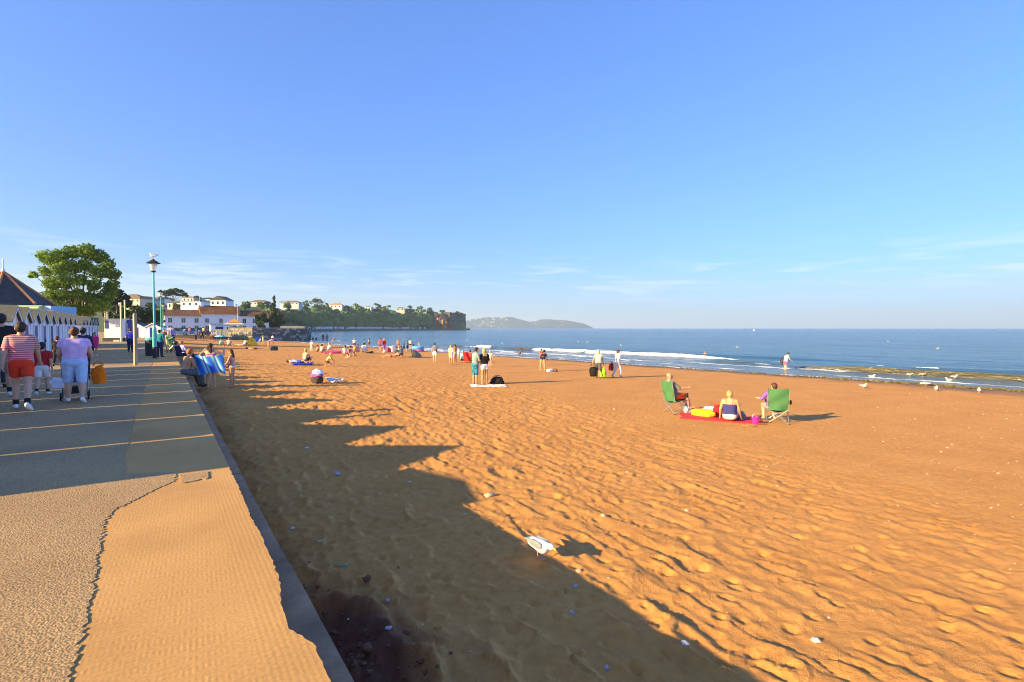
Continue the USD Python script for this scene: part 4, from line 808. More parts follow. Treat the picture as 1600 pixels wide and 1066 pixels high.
def frus(a, b, ra, rb, n=14, sq=(1, 1), side=None):
    """hull of two flat ellipses: a sleeve or trouser leg"""
    a, b = np.asarray(a, float), np.asarray(b, float); d = _n(b - a)
    e = np.array([1.0, 0, 0]) - d * d[0]
    if np.linalg.norm(e) < .2: e = np.array([0, 1.0, 0]) - d * d[1]
    e = _n(e); f = np.cross(d, e); t = np.linspace(0, 2 * np.pi, n, endpoint=False)
    ring = np.outer(np.cos(t), e) * sq[0] + np.outer(np.sin(t), f) * sq[1]
    return m3.Manifold.hull_points(np.vstack([a + ring * ra, b + ring * rb]))
def joinup(parts, lod, H, it=6):
    m = m3.Manifold.batch_boolean(parts, m3.OpType.Add)
    if lod > 0: m = m.refine_to_length({1: .055, 2: .03, 3: .02}[lod] * H)
    t = tri(m)
    if lod > 0:
        t.merge_vertices(); trimesh.smoothing.filter_taubin(t, .5, .53, it)
    return t
POSES = {}
def pose(name, **k): POSES[name] = k
D_ = (0, 0, -1)
pose('stand', tl=(-.05, .02, -1), sl=(-.02, -.04, -1), tr=(.05, .02, -1), sr=(.02, -.04, -1), ul=(-.22, -.05, -1), fl=(-.08, .25, -1), ur=(.22, -.05, -1), fr=(.08, .25, -1), lean=.03)
pose('walk', tl=(-.03, .36, -1), sl=(-.02, -.02, -1), tr=(.03, -.20, -1), sr=(.02, -.62, -1), ul=(-.2, -.38, -1), fl=(-.1, .1, -1), ur=(.2, .3, -1), fr=(.1, .75, -1), lean=.06)
pose('walk2', tr=(.03, .36, -1), sr=(.02, -.02, -1), tl=(-.03, -.20, -1), sl=(-.02, -.62, -1), ur=(.2, -.38, -1), fr=(.1, .1, -1), ul=(-.2, .3, -1), fl=(-.1, .75, -1), lean=.06)
pose('push', tl=(-.04, .22, -1), sl=(-.02, .0, -1), tr=(.04, -.14, -1), sr=(.02, -.4, -1), ul=(-.3, .15, -1), fl=(.05, 1, -.35), ur=(.3, .15, -1), fr=(-.05, 1, -.35), lean=.1)
pose('sitground', tl=(-.18, .85, .5), sl=(.05, .45, -.9), tr=(.18, .85, .5), sr=(-.05, .45, -.9), ul=(-.25, .5, -.8), fl=(.15, .9, -.1), ur=(.25, .5, -.8), fr=(-.15, .9, -.1), lean=.22)
pose('sitout', tl=(-.14, 1, .08), sl=(-.05, 1, -.12), tr=(.14, 1, .08), sr=(.05, 1, -.12), ul=(-.3, -.55, -.8), fl=(-.1, -.4, -1), ur=(.3, -.55, -.8), fr=(.1, -.4, -1), lean=-.3)
pose('sitchair', tl=(-.14, 1, .02), sl=(-.02, .12, -1), tr=(.14, 1, .02), sr=(.02, .2, -1), ul=(-.3, .3, -.9), fl=(.1, .95, .0), ur=(.3, .3, -.9), fr=(-.1, .95, .0), lean=-.22)
pose('kneel', tl=(-.15, .75, -.6), sl=(.0, -.95, -.25), tr=(.15, .75, -.6), sr=(.0, -.95, -.25), ul=(-.15, .55, -.85), fl=(.05, .5, -.9), ur=(.15, .55, -.85), fr=(-.05, .5, -.9), lean=.65)
pose('crouch', tl=(-.3, .95, .1), sl=(.1, -.35, -1), tr=(.3, .95, .1), sr=(-.1, -.35, -1), ul=(-.15, .5, -.9), fl=(.05, .4, -.95), ur=(.15, .5, -.9), fr=(-.05, .4, -.95), lean=.6)
pose('bend', tl=(-.12, -.12, -1), sl=(-.04, .02, -1), tr=(.12, -.12, -1), sr=(.04, .02, -1), ul=(-.15, .35, -1), fl=(0, .25, -1), ur=(.15, .35, -1), fr=(0, .25, -1), lean=1.15)
pose('lie', tl=(-.1, 1, .03), sl=(-.05, 1, -.03), tr=(.1, 1, .25), sr=(.05, .8, -.5), ul=(-.7, .6, 0), fl=(-.2, 1, .05), ur=(.7, .6, 0), fr=(.2, 1, .05), lean=-1.5)
pose('prone', tl=(-.1, -1, .0), sl=(-.05, -1, .03), tr=(.1, -1, .0), sr=(.05, -1, .03), ul=(-.6, .5, -.35), fl=(.5, .8, -.1), ur=(.6, .5, -.35), fr=(-.5, .8, -.1), lean=1.35)
pose('phone', tl=(-.05, .02, -1), sl=(-.02, -.04, -1), tr=(.05, .02, -1), sr=(.02, -.04, -1), ul=(-.25, .15, -1), fl=(.35, .9, .1), ur=(.25, .15, -1), fr=(-.35, .9, .1), lean=.05)
def person(label, loc, rz, H, pz='stand', top=None, bottom=None, skirt=None, bikini=None, hair=('short', 'brown'), hat=None, shoes=None, socks=None, skin=None, w=1.0, lod=1, head=(0, 0), z_seat=None, group=None, over=None, child=None, cat_='person', belly=0.0):
    P = dict(POSES[pz]); P.update(over or {})
    skin = skin or SKIN; child = H < 1.35 if child is None else child
    hs = (1.22 if H < 1.1 else 1.13) if child else 1.0
    nsp = {0: 8, 1: 10, 2: 12, 3: 16}[lod]
    lean = P['lean']; tv, fv = np.array([0, math.sin(lean), math.cos(lean)]), np.array([0, math.cos(lean), -math.sin(lean)]); X = np.array([1.0, 0, 0])
    O = np.zeros(3); A = lambda c: np.asarray(c, float)
    waist, chest, shl, nb = .10 * tv, .205 * tv, .272 * tv, .305 * tv
    ww = w ** .8
    hp, hy = head; hd_up = np.array([0, math.sin(lean * .45 + hp), math.cos(lean * .45 + hp)])
    if abs(lean) > 1.2: hd_up = np.array([0, math.sin(lean * .85 + hp), math.cos(lean * .85 + hp)])
    hf = np.array([math.sin(hy), math.cos(hy), 0]) if abs(lean) < 1.2 else (np.array([0, 0, 1.0]) if lean < 0 else np.array([0, .5, -.6]))
    hf = _n(hf - hd_up * hf.dot(hd_up)); hx = np.cross(hf, hd_up)
    hc = nb + hd_up * .088 * (1 + (hs - 1) * .7)
    hs *= 1.07
    HP = lambda x, y, zz: hc + (hx * x + hf * y + hd_up * zz) * hs
    S = {}
    for s, k in ((-1, 'l'), (1, 'r')):
        hip = np.array([s * .05 * ww, 0, -.008]); kn = hip + _n(P['t' + k]) * .245; an = kn + _n(P['s' + k]) * .238
        shd = shl + X * s * .103 * (1 + (w - 1) * .5); el = shd + _n(P['u' + k]) * .165; wr = el + _n(P['f' + k]) * .145
        S[k] = (hip, kn, an, shd, el, wr)
    ell = lambda c, r: (c, r)
    torso = {'pelvis': [(A([s * .042 * ww, -.008, .0]), (.058 * ww, .066 * ww, .06)) for s in (-1, 1)], 'waist': [(waist + X * s * .032 * ww + fv * (.004 + belly), .056 * w) for s in (-1, 1)],
             'chest': [(chest + X * s * .048 * ww, .062 * (1 + (w - 1) * .7)) for s in (-1, 1)], 'shoulder': [(shl + X * s * .075 * (1 + (w - 1) * .4), .04) for s in (-1, 1)]}
    inf = lambda it, d: [(c, np.asarray(r) + d) for c, r in it]
    B = [hull_s(torso['pelvis'] + torso['waist'], nsp), hull_s(torso['waist'] + torso['chest'], nsp), hull_s(torso['chest'] + torso['shoulder'], nsp), hull_s(torso['shoulder'] + [(nb - tv * .01, .036)], nsp),
         hull_s([(nb - tv * .012, .036), (hc - hd_up * .03, .03)], nsp),
         hull_s([(HP(0, -.008, .016), (.043 * hs, .05 * hs, .048 * hs)), (HP(0, .012, -.006), (.038 * hs, .04 * hs, .045 * hs)), (HP(0, .02, -.04), .024 * hs)], max(nsp, 12))]
    if lod >= 1: B += [hull_s([(HP(0, .046, .008), .006 * hs), (HP(0, .058, -.012), .009 * hs)], 8)] + [hull_s([(HP(s * .044, -.004, .008), .008 * hs), (HP(s * .045, -.006, -.014), .006 * hs)], 8) for s in (-1, 1)]
    feet = []
    for s, k in ((-1, 'l'), (1, 'r')):
        hip, kn, an, shd, el, wr = S[k]
        B += [hull_s([(hip, .056 * ww), (kn, .034 * ww ** .7)], nsp), hull_s([(kn, .033 * ww ** .7), (kn + (an - kn) * .32 - np.array([0, .006, 0]), .036 * ww ** .7)], nsp), hull_s([(kn + (an - kn) * .32 - np.array([0, .006, 0]), .036 * ww ** .7), (an, .02)], nsp)]
        B += [hull_s([(shd, .033 * w ** .7), (el, .024 * w ** .7)], nsp), hull_s([(el, .024 * w ** .7), (wr, .015)], nsp)]
        sd = _n(P['s' + k]); fd = np.array([s * .15, 1.0, 0]); fd = fd - sd * fd.dot(sd)
        if np.linalg.norm(fd) < .3: fd = np.array([0, .3, .9])
        fd = _n(fd); dn = sd
        heel, toe = an + dn * .02 - fd * .016, an + dn * .028 + fd * .085
        B += [hull_s([(an, .02), (heel, .018), (an + fd * .03 + dn * .012, .02)], nsp), hull_s([(heel, .018), (an + fd * .03 + dn * .018, .02), (toe, (.022, .022, .012))], nsp)]
        feet.append((an, heel, toe, fd, dn))
        # hand
        d = _n(P['f' + k]); q = np.cross(d, [0, 0, 1.0]) if abs(d[2]) < .8 else np.cross(d, [1.0, 0, 0]) * s
        if abs(d[2]) >= .8: side = np.array([0, 1.0, 0]) - d * d[1]
        else: side = np.array([-s * 1.0, 0, 0]) - d * (-s * d[0])
        side = _n(side); nrm = np.cross(d, side)
        B.append(hull_s([(wr, .013), (wr + d * .042 + side * .016, .010), (wr + d * .040 - side * .016, .010)], 8))
        if lod >= 1:
            for fi, ln in ((-1.5, .030), (-.5, .037), (.5, .040), (1.5, .036)):
                a = wr + d * .043 + side * .0105 * fi; b = a + (d * .85 + nrm * .25) * ln * .55; c = b + (d * .5 + nrm * .6) * ln * .5
                B += [hull_s([(a, .0062), (b, .0056)], 6), hull_s([(b, .0056), (c, .0048)], 6)]
            a = wr + d * .014 + side * .013; b = a + (d * .6 + side * .7) * .024; B += [hull_s([(a, .0075), (b, .0062)], 6), hull_s([(b, .0062), (b + d * .02 + side * .004, .005)], 6)]
        else: B.append(hull_s([(wr + d * .04, .012), (wr + d * .085 + nrm * .012, .008)], 6))
    body = joinup(B, lod, 1.0)
    G = []
    def seg(a, b, t): return A(a) + (A(b) - A(a)) * t
    if top:
        col, sleeve, hem = (list(top) + [0])[:3]
        e = .013; parts = [hull_s(inf(torso['waist'], e + .004) + inf(torso['chest'], e), nsp), hull_s(inf(torso['chest'], e) + inf(torso['shoulder'], .009), nsp)]
        if sleeve < -1: parts = [hull_s(inf(torso['waist'], e + .004) + [(c_ - tv * .02, np.asarray(r_) * .9 + e) for c_, r_ in torso['chest']], nsp)] + [frus(chest + X * s * .055 + fv * q_, shl + X * s * .06 + fv * q_ * .4 + tv * .035, .006, .006, 6) for s in (-1, 1) for q_ in (-.07, .06)]
        if sleeve >= 0: parts.append(hull_s(inf(torso['shoulder'], .009) + [(nb - tv * .022, .036)], nsp))
        low = (O if hem == 0 else -tv * hem) ; parts.append(hull_s(inf(torso['waist'], e + .004) + [(low + X * s * .045 * ww + fv * (.002 + belly * .6) + tv * .02, (.062 * ww + e * .6, .066 * ww + e * .6, .022)) for s in (-1, 1)], nsp))
        for k in 'lr':
            hip, kn, an, shd, el, wr = S[k]
            if sleeve > 0:
                parts.append(hull_s([(shd, .04 * w ** .5)] + [(seg(shl, shd, .6), .045)], nsp))
                parts.append(frus(seg(shd, el, -.08), seg(shd, el, min(1, sleeve)), .043 * w ** .6, (.040 if sleeve < 1 else .032) * w ** .6))
            if sleeve > 1: parts += [hull_s([(el, .031 * w ** .6)], nsp), frus(el, seg(el, wr, sleeve - 1), .031 * w ** .6, .023)]
        G.append(('shirt', joinup(parts, lod, 1.0, 4), col))
    if bottom:
        kind, col, ln = bottom
        parts = [hull_s(inf(torso['pelvis'], .010) + [(waist * .62 + X * s * .036 * ww + fv * belly * .6, (.055 * w, .056 * w, .02)) for s in (-1, 1)], nsp)]
        for k in 'lr':
            hip, kn, an, *_ = S[k]
            l1 = min(1.0, ln); loose = 1.0 if kind == 'trousers' else 1.04
            parts.append(frus(seg(hip, kn, -.02), seg(hip, kn, l1), .066 * ww, (.066 * ww * (1 - l1) + .046 * ww * l1) * loose))
            parts.append(hull_s([(hip, .066 * ww)], nsp))
            if ln > 1: parts += [hull_s([(kn, .045 * ww)], nsp), frus(kn, seg(kn, an, ln - 1), .045 * ww, .037 * ww)]
        G.append((kind, joinup(parts, lod, 1.0, 3), col))
    if skirt:
        col, ln = skirt; kn_ = (S['l'][1] + S['r'][1]) / 2; hip_ = (S['l'][0] + S['r'][0]) / 2
        parts = [hull_s(inf(torso['pelvis'], .012) + [(waist * .6 + X * s * .035 * ww, (.054 * w, .054 * w, .02)) for s in (-1, 1)], nsp), frus(hip_ + tv * .02, seg(hip_, kn_, ln), .105 * ww, .125 * ww, 18, (1, .8))]
        G.append(('skirt', joinup(parts, lod, 1.0, 3), col))
    if bikini:
        G.append(('bikini_bottom', joinup([hull_s([(A([s * .04 * ww, -.008, .004]), (.064 * ww, .071 * ww, .038)) for s in (-1, 1)], nsp)], lod, 1.0, 2), bikini))
        G.append(('bikini_top', joinup([hull_s([(chest + tv * .008 + X * s * .047 * ww, (.066, .068, .016)) for s in (-1, 1)], nsp)], lod, 1.0, 2), bikini))
    if hair:
        st, hc_ = hair; hm = HAIR[hc_] if isinstance(hc_, str) else hc_
        parts = []
        if st != 'bald':
            parts = [hull_s([(HP(0, -.018, .022), (.051 * hs, .054 * hs, .051 * hs)), (HP(0, .014, .04), (.036 * hs, .032 * hs, .026 * hs))], 14), hull_s([(HP(0, -.032, .0), (.048 * hs, .038 * hs, .044 * hs)), (HP(0, -.036, -.034), (.034 * hs, .024 * hs, .014 * hs))], 12)]
        if st in ('long', 'bob'):
            L = .14 if st == 'long' else .05
            for s in (-1, 0, 1): parts.append(hull_s([(HP(s * .03, -.03, .0), .026 * hs), (HP(s * .036, -.04, -L), (.02 * hs, .014 * hs, .012))], 10))
        if st == 'pony': parts += [hull_s([(HP(0, -.062, .02), .016 * hs), (HP(0, -.085, -.03), .018 * hs)], 8), hull_s([(HP(0, -.085, -.03), .018 * hs), (HP(0, -.07, -.10), .008 * hs)], 8)]
        if st == 'bun': parts += [hull_s([(HP(0, -.062, .035), .024 * hs)], 10)]
        if parts: G.append(('hair', joinup(parts, min(lod, 2), 1.0, 3), hm))
    if hat:
        hk, hcol = hat
        parts = [hull_s([(HP(0, -.004, .036), (.052 * hs, .058 * hs, .046 * hs))], 14)]
        if hk == 'cap': parts.append(hull_s([(HP(0, .045, .035), (.035 * hs, .03 * hs, .006)), (HP(0, .08, .03), (.026 * hs, .02 * hs, .005))], 10))
        else: parts.append(hull_s([(HP(0, 0, .022), (.085 * hs, .09 * hs, .006))], 16))
        G.append(('hat', joinup(parts, min(lod, 1), 1.0, 2), hcol))
    for (an, heel, toe, fd, dn), k in zip(feet, 'lr'):
        kn = S[k][1]
        if socks: G.append(('sock', tri(frus(seg(an, kn, .25), an + dn * .012, .030 * ww ** .5, .025)), socks))
        if shoes:
            G.append(('shoe', joinup([hull_s([(an + dn * .002 - fd * .004, .024), (heel - fd * .003, .0225), (an + fd * .03 + dn * .012, .026)], nsp), hull_s([(heel - fd * .003, .0225), (an + fd * .035 + dn * .014, .026), (toe + fd * .012, (.026, .026, .017))], nsp)], min(lod, 2), 1.0, 3), shoes))
    if lod >= 2:
        for s in (-1, 1): G.append(('eye', tri(hull_s([(HP(s * .018, .049, .008), (.0065 * hs, .003, .0045 * hs))], 8)), EYEM))
        G.append(('mouth', tri(hull_s([(HP(s * .008, .050, -.030), (.006, .004, .003)) for s in (-1, 1)], 8)), LIP))
    zmin = body.vertices[:, 2].min() if z_seat is None else (-.066 * ww - z_seat / H)
    zmin = min([zmin] + [g[1].vertices[:, 2].min() for g in G if g[0] == 'shoe']) if z_seat is None else zmin
    t = thing('person', label, cat_, loc, rz, group)
    def put(m): m = m.copy(); m.vertices = (np.asarray(m.vertices) - [0, 0, zmin]) * H; return m
    obj('body', put(body), skin, t, smooth=60)
    for nme, m, col in G: obj(nme, put(m), C(col) if isinstance(col, tuple) else col, t, smooth=50)
    J = {k: [(np.asarray(p) - [0, 0, zmin]) * H for p in S[k]] for k in 'lr'}
    R = np.array([[math.cos(rz), -math.sin(rz), 0], [math.sin(rz), math.cos(rz), 0], [0, 0, 1]])
    return t, {k: [R @ p + np.asarray(loc) for p in J[k]] for k in 'lr'}
def az(p): return math.atan2(p[0], p[1])
def face(p, phi): return -az(p) - math.radians(phi)
def who(label, px, py, hpx, phi, pz='stand', H=None, on='sand', **k):
    p = onsand(px, py) if on == 'sand' else onz(px, py, on if isinstance(on, (int, float)) else .0)
    if H is None: H = hpx * depth_of(p) / FPX / math.cos(PITCH)
    p = p - np.array([0, 0, .008])
    return person(label, p, face(p, phi), float(H), pz, **k), p
# ================================================================ props
gw, gg, gb, gy, gp_ = M('gull_white', (.66, .65, .63), .7, .05, 20), M('gull_grey', (.20, .215, .24), .7, .1, 20), M('gull_black', (.03, .03, .03), .7, .1), M('gull_yellow', (.62, .38, .05), .5, .1), M('gull_pink', (.52, .30, .26), .6, .1)
gbr = M('gull_brown', (.34, .28, .21), .8, .45, 30)
def gull(label, loc, rz, sc=1.0, pz='stand', group='gulls', young=False, floating=False):
    t = thing('gull', label, 'gull', loc, rz, group); Z = lambda zz: zz - (.14 if floating else 0)
    hd = {'stand': (0, .155, .30), 'peck': (0, .27, .16), 'low': (0, .22, .235)}[pz]; hd = np.array(hd); ch, re = np.array([0, .07, .185]), np.array([0, -.12, .195])
    fw = _n(np.array([0, 1, -.1 if pz != 'peck' else -.75]))
    body = joinup([hull_s([(ch, (.088, .10, .090)), (re, (.070, .10, .064))], 16), hull_s([(re, .045), (re + [0, -.16, .015], (.028, .02, .01))], 12), hull_s([(ch + [0, .03, .03], .055), (hd - fw * .01, .036)], 12), hull_s([(hd, (.042, .050, .042)), (hd + fw * .03, .022)], 14)], 3, 1.0, 6)
    sh = lambda m: T(m, loc=(0, 0, 0)) if not floating else T(m, loc=(0, 0, -.14))
    fin = lambda m: T(sh(m), s=sc)
    obj('body', fin(body), gbr if young else gw, t, smooth=60)
    for s in (-1, 1):
        wg = joinup([hull_s([(np.array([s * .074, .08, .215]), (.02, .05, .05)), (np.array([s * .072, -.08, .228]), (.018, .07, .045))], 12), hull_s([(np.array([s * .062, -.08, .222]), (.017, .06, .034)), (np.array([s * .03, -.25, .222]), (.012, .03, .012))], 12)], 3, 1.0, 3)
        w_ = obj('wing', fin(wg), gbr if young else gg, t, smooth=60)
        obj('wing_tip', fin(tri(hull_s([(np.array([s * .034, -.23, .226]), (.012, .03, .014)), (np.array([s * .014, -.34, .225]), (.006, .02, .006))], 10))), gb, w_)
        lx = s * .03
        if not floating:
            lg = obj('leg', fin(cat([tube((lx, .0, .13), (lx, -.008, .075), .008, .0065, 8), tube((lx, -.008, .075), (lx, .0, .012), .0065, .006, 8)])), gp_, t)
            obj('foot', fin(tri(m3.Manifold.hull_points(np.array([(lx, -.012, .002), (lx, -.012, .014), (lx - .028, .05, .001), (lx - .028, .05, .006), (lx + .028, .05, .001), (lx + .028, .05, .006), (lx, .058, .006), (lx, .058, .001)])))), gp_, lg)
        obj('eye', fin(tri(hull_s([(hd + np.array([s * .030, .016, .008]), .0058)], 8))), EYEM, t)
    obj('beak', fin(tri(m3.Manifold.batch_boolean([hull_s([(hd + fw * .045, (.011, .011, .014)), (hd + fw * .088, (.006, .006, .009)), (hd + fw * .104 + np.array([0, 0, -.008]), .004)], 10)], m3.OpType.Add))), gb if young else gy, t)
    return t
steel = M('steel_tube', (.42, .42, .41), .35, .1, metal=.7); chairgreen = M('chair_green_cloth', (.055, .165, .065), .75, .12, 5, .004, 60); blackcloth = M('black_cloth', (.018, .018, .02), .8, .2)
def sheet(fn, nu, nv, th=.006):
    """thin closed sheet from fn(s,t) -> xyz, thickened along its normals"""
    S_, T_ = np.meshgrid(np.linspace(0, 1, nu), np.linspace(0, 1, nv)); P = np.array([fn(a, b) for a, b in zip(S_.ravel(), T_.ravel())])
    idx = np.arange(nu * nv).reshape(nv, nu); q = np.stack([idx[:-1, :-1], idx[:-1, 1:], idx[1:, 1:], idx[1:, :-1]], -1).reshape(-1, 4)
    f = np.vstack([q[:, :3], q[:, [0, 2, 3]]]); m = trimesh.Trimesh(P, f, process=False); n = m.vertex_normals
    b = np.concatenate([idx[0, :], idx[1:, -1], idx[-1, -2::-1], idx[-2:0:-1, 0]]); N = len(P)
    sk = []
    for i in range(len(b)):
        a, c = b[i], b[(i + 1) % len(b)]; sk += [[c, a, a + N], [c, a + N, c + N]]
    return trimesh.Trimesh(np.vstack([P + n * th / 2, P - n * th / 2]), np.vstack([f, f[:, ::-1] + N, sk]), process=False)
def camp_chair(label, loc, rz):
    t = thing('camping_chair', label, 'camping chair', loc, rz)
    hw = .27
    obj('seat', sheet(lambda s, q: ((s - .5) * 2 * hw * .98, -.25 + .5 * q, .42 - .11 * math.sin(math.pi * s) * math.sin(math.pi * min(1, q * .75 + .25)) + .025 * q), 9, 8), chairgreen, t, smooth=60)
    obj('backrest', sheet(lambda s, q: ((s - .5) * 2 * hw * (.94 + .08 * q), -.25 - .14 * q - .045 * math.sin(math.pi * s) * (1 - .4 * q) + .016 * math.sin(8 * s + 6 * q) * (1 - q) - .012 * math.sin(5 * s - 9 * q), .40 + .66 * q - .02 * math.sin(math.pi * s) * q), 13, 12), chairgreen, t, smooth=60)
    for s in (-1, 1):
        obj('back_post', tube((s * .28, -.26, .38), (s * .285, -.40, 1.065), .010, n=8), steel, t)
        obj('leg', tube((s * .29, .27, 0.0), (-s * .27, .24, .44), .010, n=8), steel, t); obj('leg', tube((s * .29, -.29, 0.0), (-s * .27, -.25, .42), .010, n=8), steel, t)
        obj('leg', tube((s * .30, .27, .0), (s * .285, -.26, .42), .010, n=8), steel, t); obj('leg', tube((s * .30, -.29, .0), (s * .285, .24, .44), .010, n=8), steel, t)
        obj('arm_post', tube((s * .285, .24, .44), (s * .31, .20, .64), .010, n=8), steel, t)
        obj('armrest', sheet(lambda a, q: (s * (.30 + .05 * (a - .5)), -.33 + .58 * q, .66 - .03 * math.sin(math.pi * q)), 4, 7, .008), blackcloth, t, smooth=60)
        for y in (-.29, .27): obj('foot', T(trimesh.creation.cylinder(.022, .02, sections=10), loc=(s * .295, y, .008)), blackcloth, t)
    obj('cup_holder', lathe([(0, .54), (.042, .54), (.048, .66), (.042, .66), (.038, .55), (0, .55)], 14).apply_translation([.36, .12, 0]), blackcloth, t)
    return t
def lumpy(sz, seed, amp=.22, sub=3, flatbase=True, boxy=1.0):
    m = trimesh.creation.icosphere(sub, 1.0); v = np.array(m.vertices); v = np.sign(v) * np.abs(v) ** boxy; v = v * np.where(boxy < 1, .92, 1)
    v = v * (1 + amp * 2 * (meshkit.noise(v * 1.6 + seed * 3.1) - .5) + amp * (meshkit.noise(v * 4 + seed) - .5))[:, None] * np.asarray(sz)
    if flatbase: v[:, 2] = np.maximum(v[:, 2], -sz[2] * .55)
    v[:, 2] -= v[:, 2].min(); m.vertices = v; return m
def bag(label, loc, rz, sz, col, seed=1, handles=True, name='bag', cat_='bag', mat=None):
    t = thing(name, label, cat_, loc, rz); m = mat or C(col)
    obj('body', lumpy((sz[0] / 2, sz[1] / 2, sz[2] * .62), seed, .2, boxy=.82), m, t, smooth=60)
    if handles:
        for y in (-.18, .18):
            pts = [np.array([sz[0] * .3 * math.cos(a), y * sz[1], sz[2] * (.90 + .22 * math.sin(a))]) for a in np.linspace(0, math.pi, 9)]
            obj('handle', cat([tube(a, b, .009, n=6) for a, b in zip(pts[:-1], pts[1:])]), m, t)
    return t
def spread(label, c, wdt, dep, col, rz=0.0, name='towel', cat_='towel', amp=.015, mat=None, seed=3, base=None):
    """cloth lying on the sand, draped over it"""
    t = thing(name, label, cat_, (c[0], c[1], 0), rz); cr, sr = math.cos(rz), math.sin(rz)
    nx, ny = max(6, int(wdt / .07)), max(6, int(dep / .07))
    S_, T_ = np.meshgrid(np.linspace(-.5, .5, nx), np.linspace(-.5, .5, ny)); x = S_.ravel() * wdt * (1 + .03 * np.sin(9 * T_.ravel())); y = T_.ravel() * dep
    wx, wy = c[0] + cr * x - sr * y, c[1] + sr * x + cr * y
    zz = sand_base(wx, wy) + sand_disp(wx, wy)[0] + .012 + amp * (meshkit.noise(np.c_[x * 4, y * 4, 0 * x], seed)) + amp * .6 * meshkit.noise(np.c_[x * 12, y * 12, 0 * x], seed + 1)
    V = np.c_[x, y, zz]; idx = np.arange(nx * ny).reshape(ny, nx); q = np.stack([idx[:-1, :-1], idx[:-1, 1:], idx[1:, 1:], idx[1:, :-1]], -1).reshape(-1, 4); f = np.vstack([q[:, :3], q[:, [0, 2, 3]]])
    N = len(V); b = np.concatenate([idx[0, :], idx[1:, -1], idx[-1, -2::-1], idx[-2:0:-1, 0]]); sk = []
    for i in range(len(b)): a, d = b[i], b[(i + 1) % len(b)]; sk += [[d, a, a + N], [d, a + N, d + N]]
    m = trimesh.Trimesh(np.vstack([V, V - [0, 0, .02]]), np.vstack([f, f[:, ::-1] + N, sk]), process=False)
    obj('cloth', m, mat or C(col), t, smooth=70); return t
def pushchair(label, loc, rz, col, name='pushchair'):
    t = thing(name, label, 'pushchair', loc, rz); mt = C(col)
    obj('seat', sheet(lambda s, q: ((s - .5) * .36, -.12 + .32 * q, .44 - .05 * math.sin(math.pi * s)), 6, 6, .02), mt, t, smooth=60)
    obj('backrest', sheet(lambda s, q: ((s - .5) * .36, -.12 - .18 * q, .44 + .46 * q), 6, 6, .02), mt, t, smooth=60)
    obj('hood', sheet(lambda s, q: ((s - .5) * .40, -.30 + .36 * math.sin(q * 1.3), .82 + .22 * math.sin(.4 + q * 1.3) - .10 * abs(s - .5) ** 2 * 4), 8, 8, .012), mt, t, smooth=60)
    for s in (-1, 1):
        obj('frame_tube', tube((s * .22, .30, .09), (s * .22, -.42, 1.0), .011, n=8), steel, t); obj('frame_tube', tube((s * .22, -.28, .09), (s * .22, .12, .46), .011, n=8), steel, t)
        for y in (.30, -.28):
            wh = obj('wheel', T(trimesh.creation.torus(.075, .016, 18, 8), loc=(s * .235, y, .091), ry=math.pi / 2), M('tyre_rubber', (.02, .02, .02), .8), t)
            obj('hub', T(trimesh.creation.cylinder(.06, .012, sections=14), loc=(s * .235, y, .091), ry=math.pi / 2), M('wheel_grey', (.25, .25, .26), .5), wh)
    obj('handle', tube((-.24, -.42, 1.0), (.24, -.42, 1.0), .014, n=8), blackcloth, t)
    obj('basket', trimesh.convex.convex_hull(np.array([(x, y, zz) for x in (-.17, .17) for y, zz in ((-.24, .14), (.2, .14), (-.26, .28), (.22, .28))])), blackcloth, t)
    return t
tyre = M('tyre_rubber', (.02, .02, .02), .8)
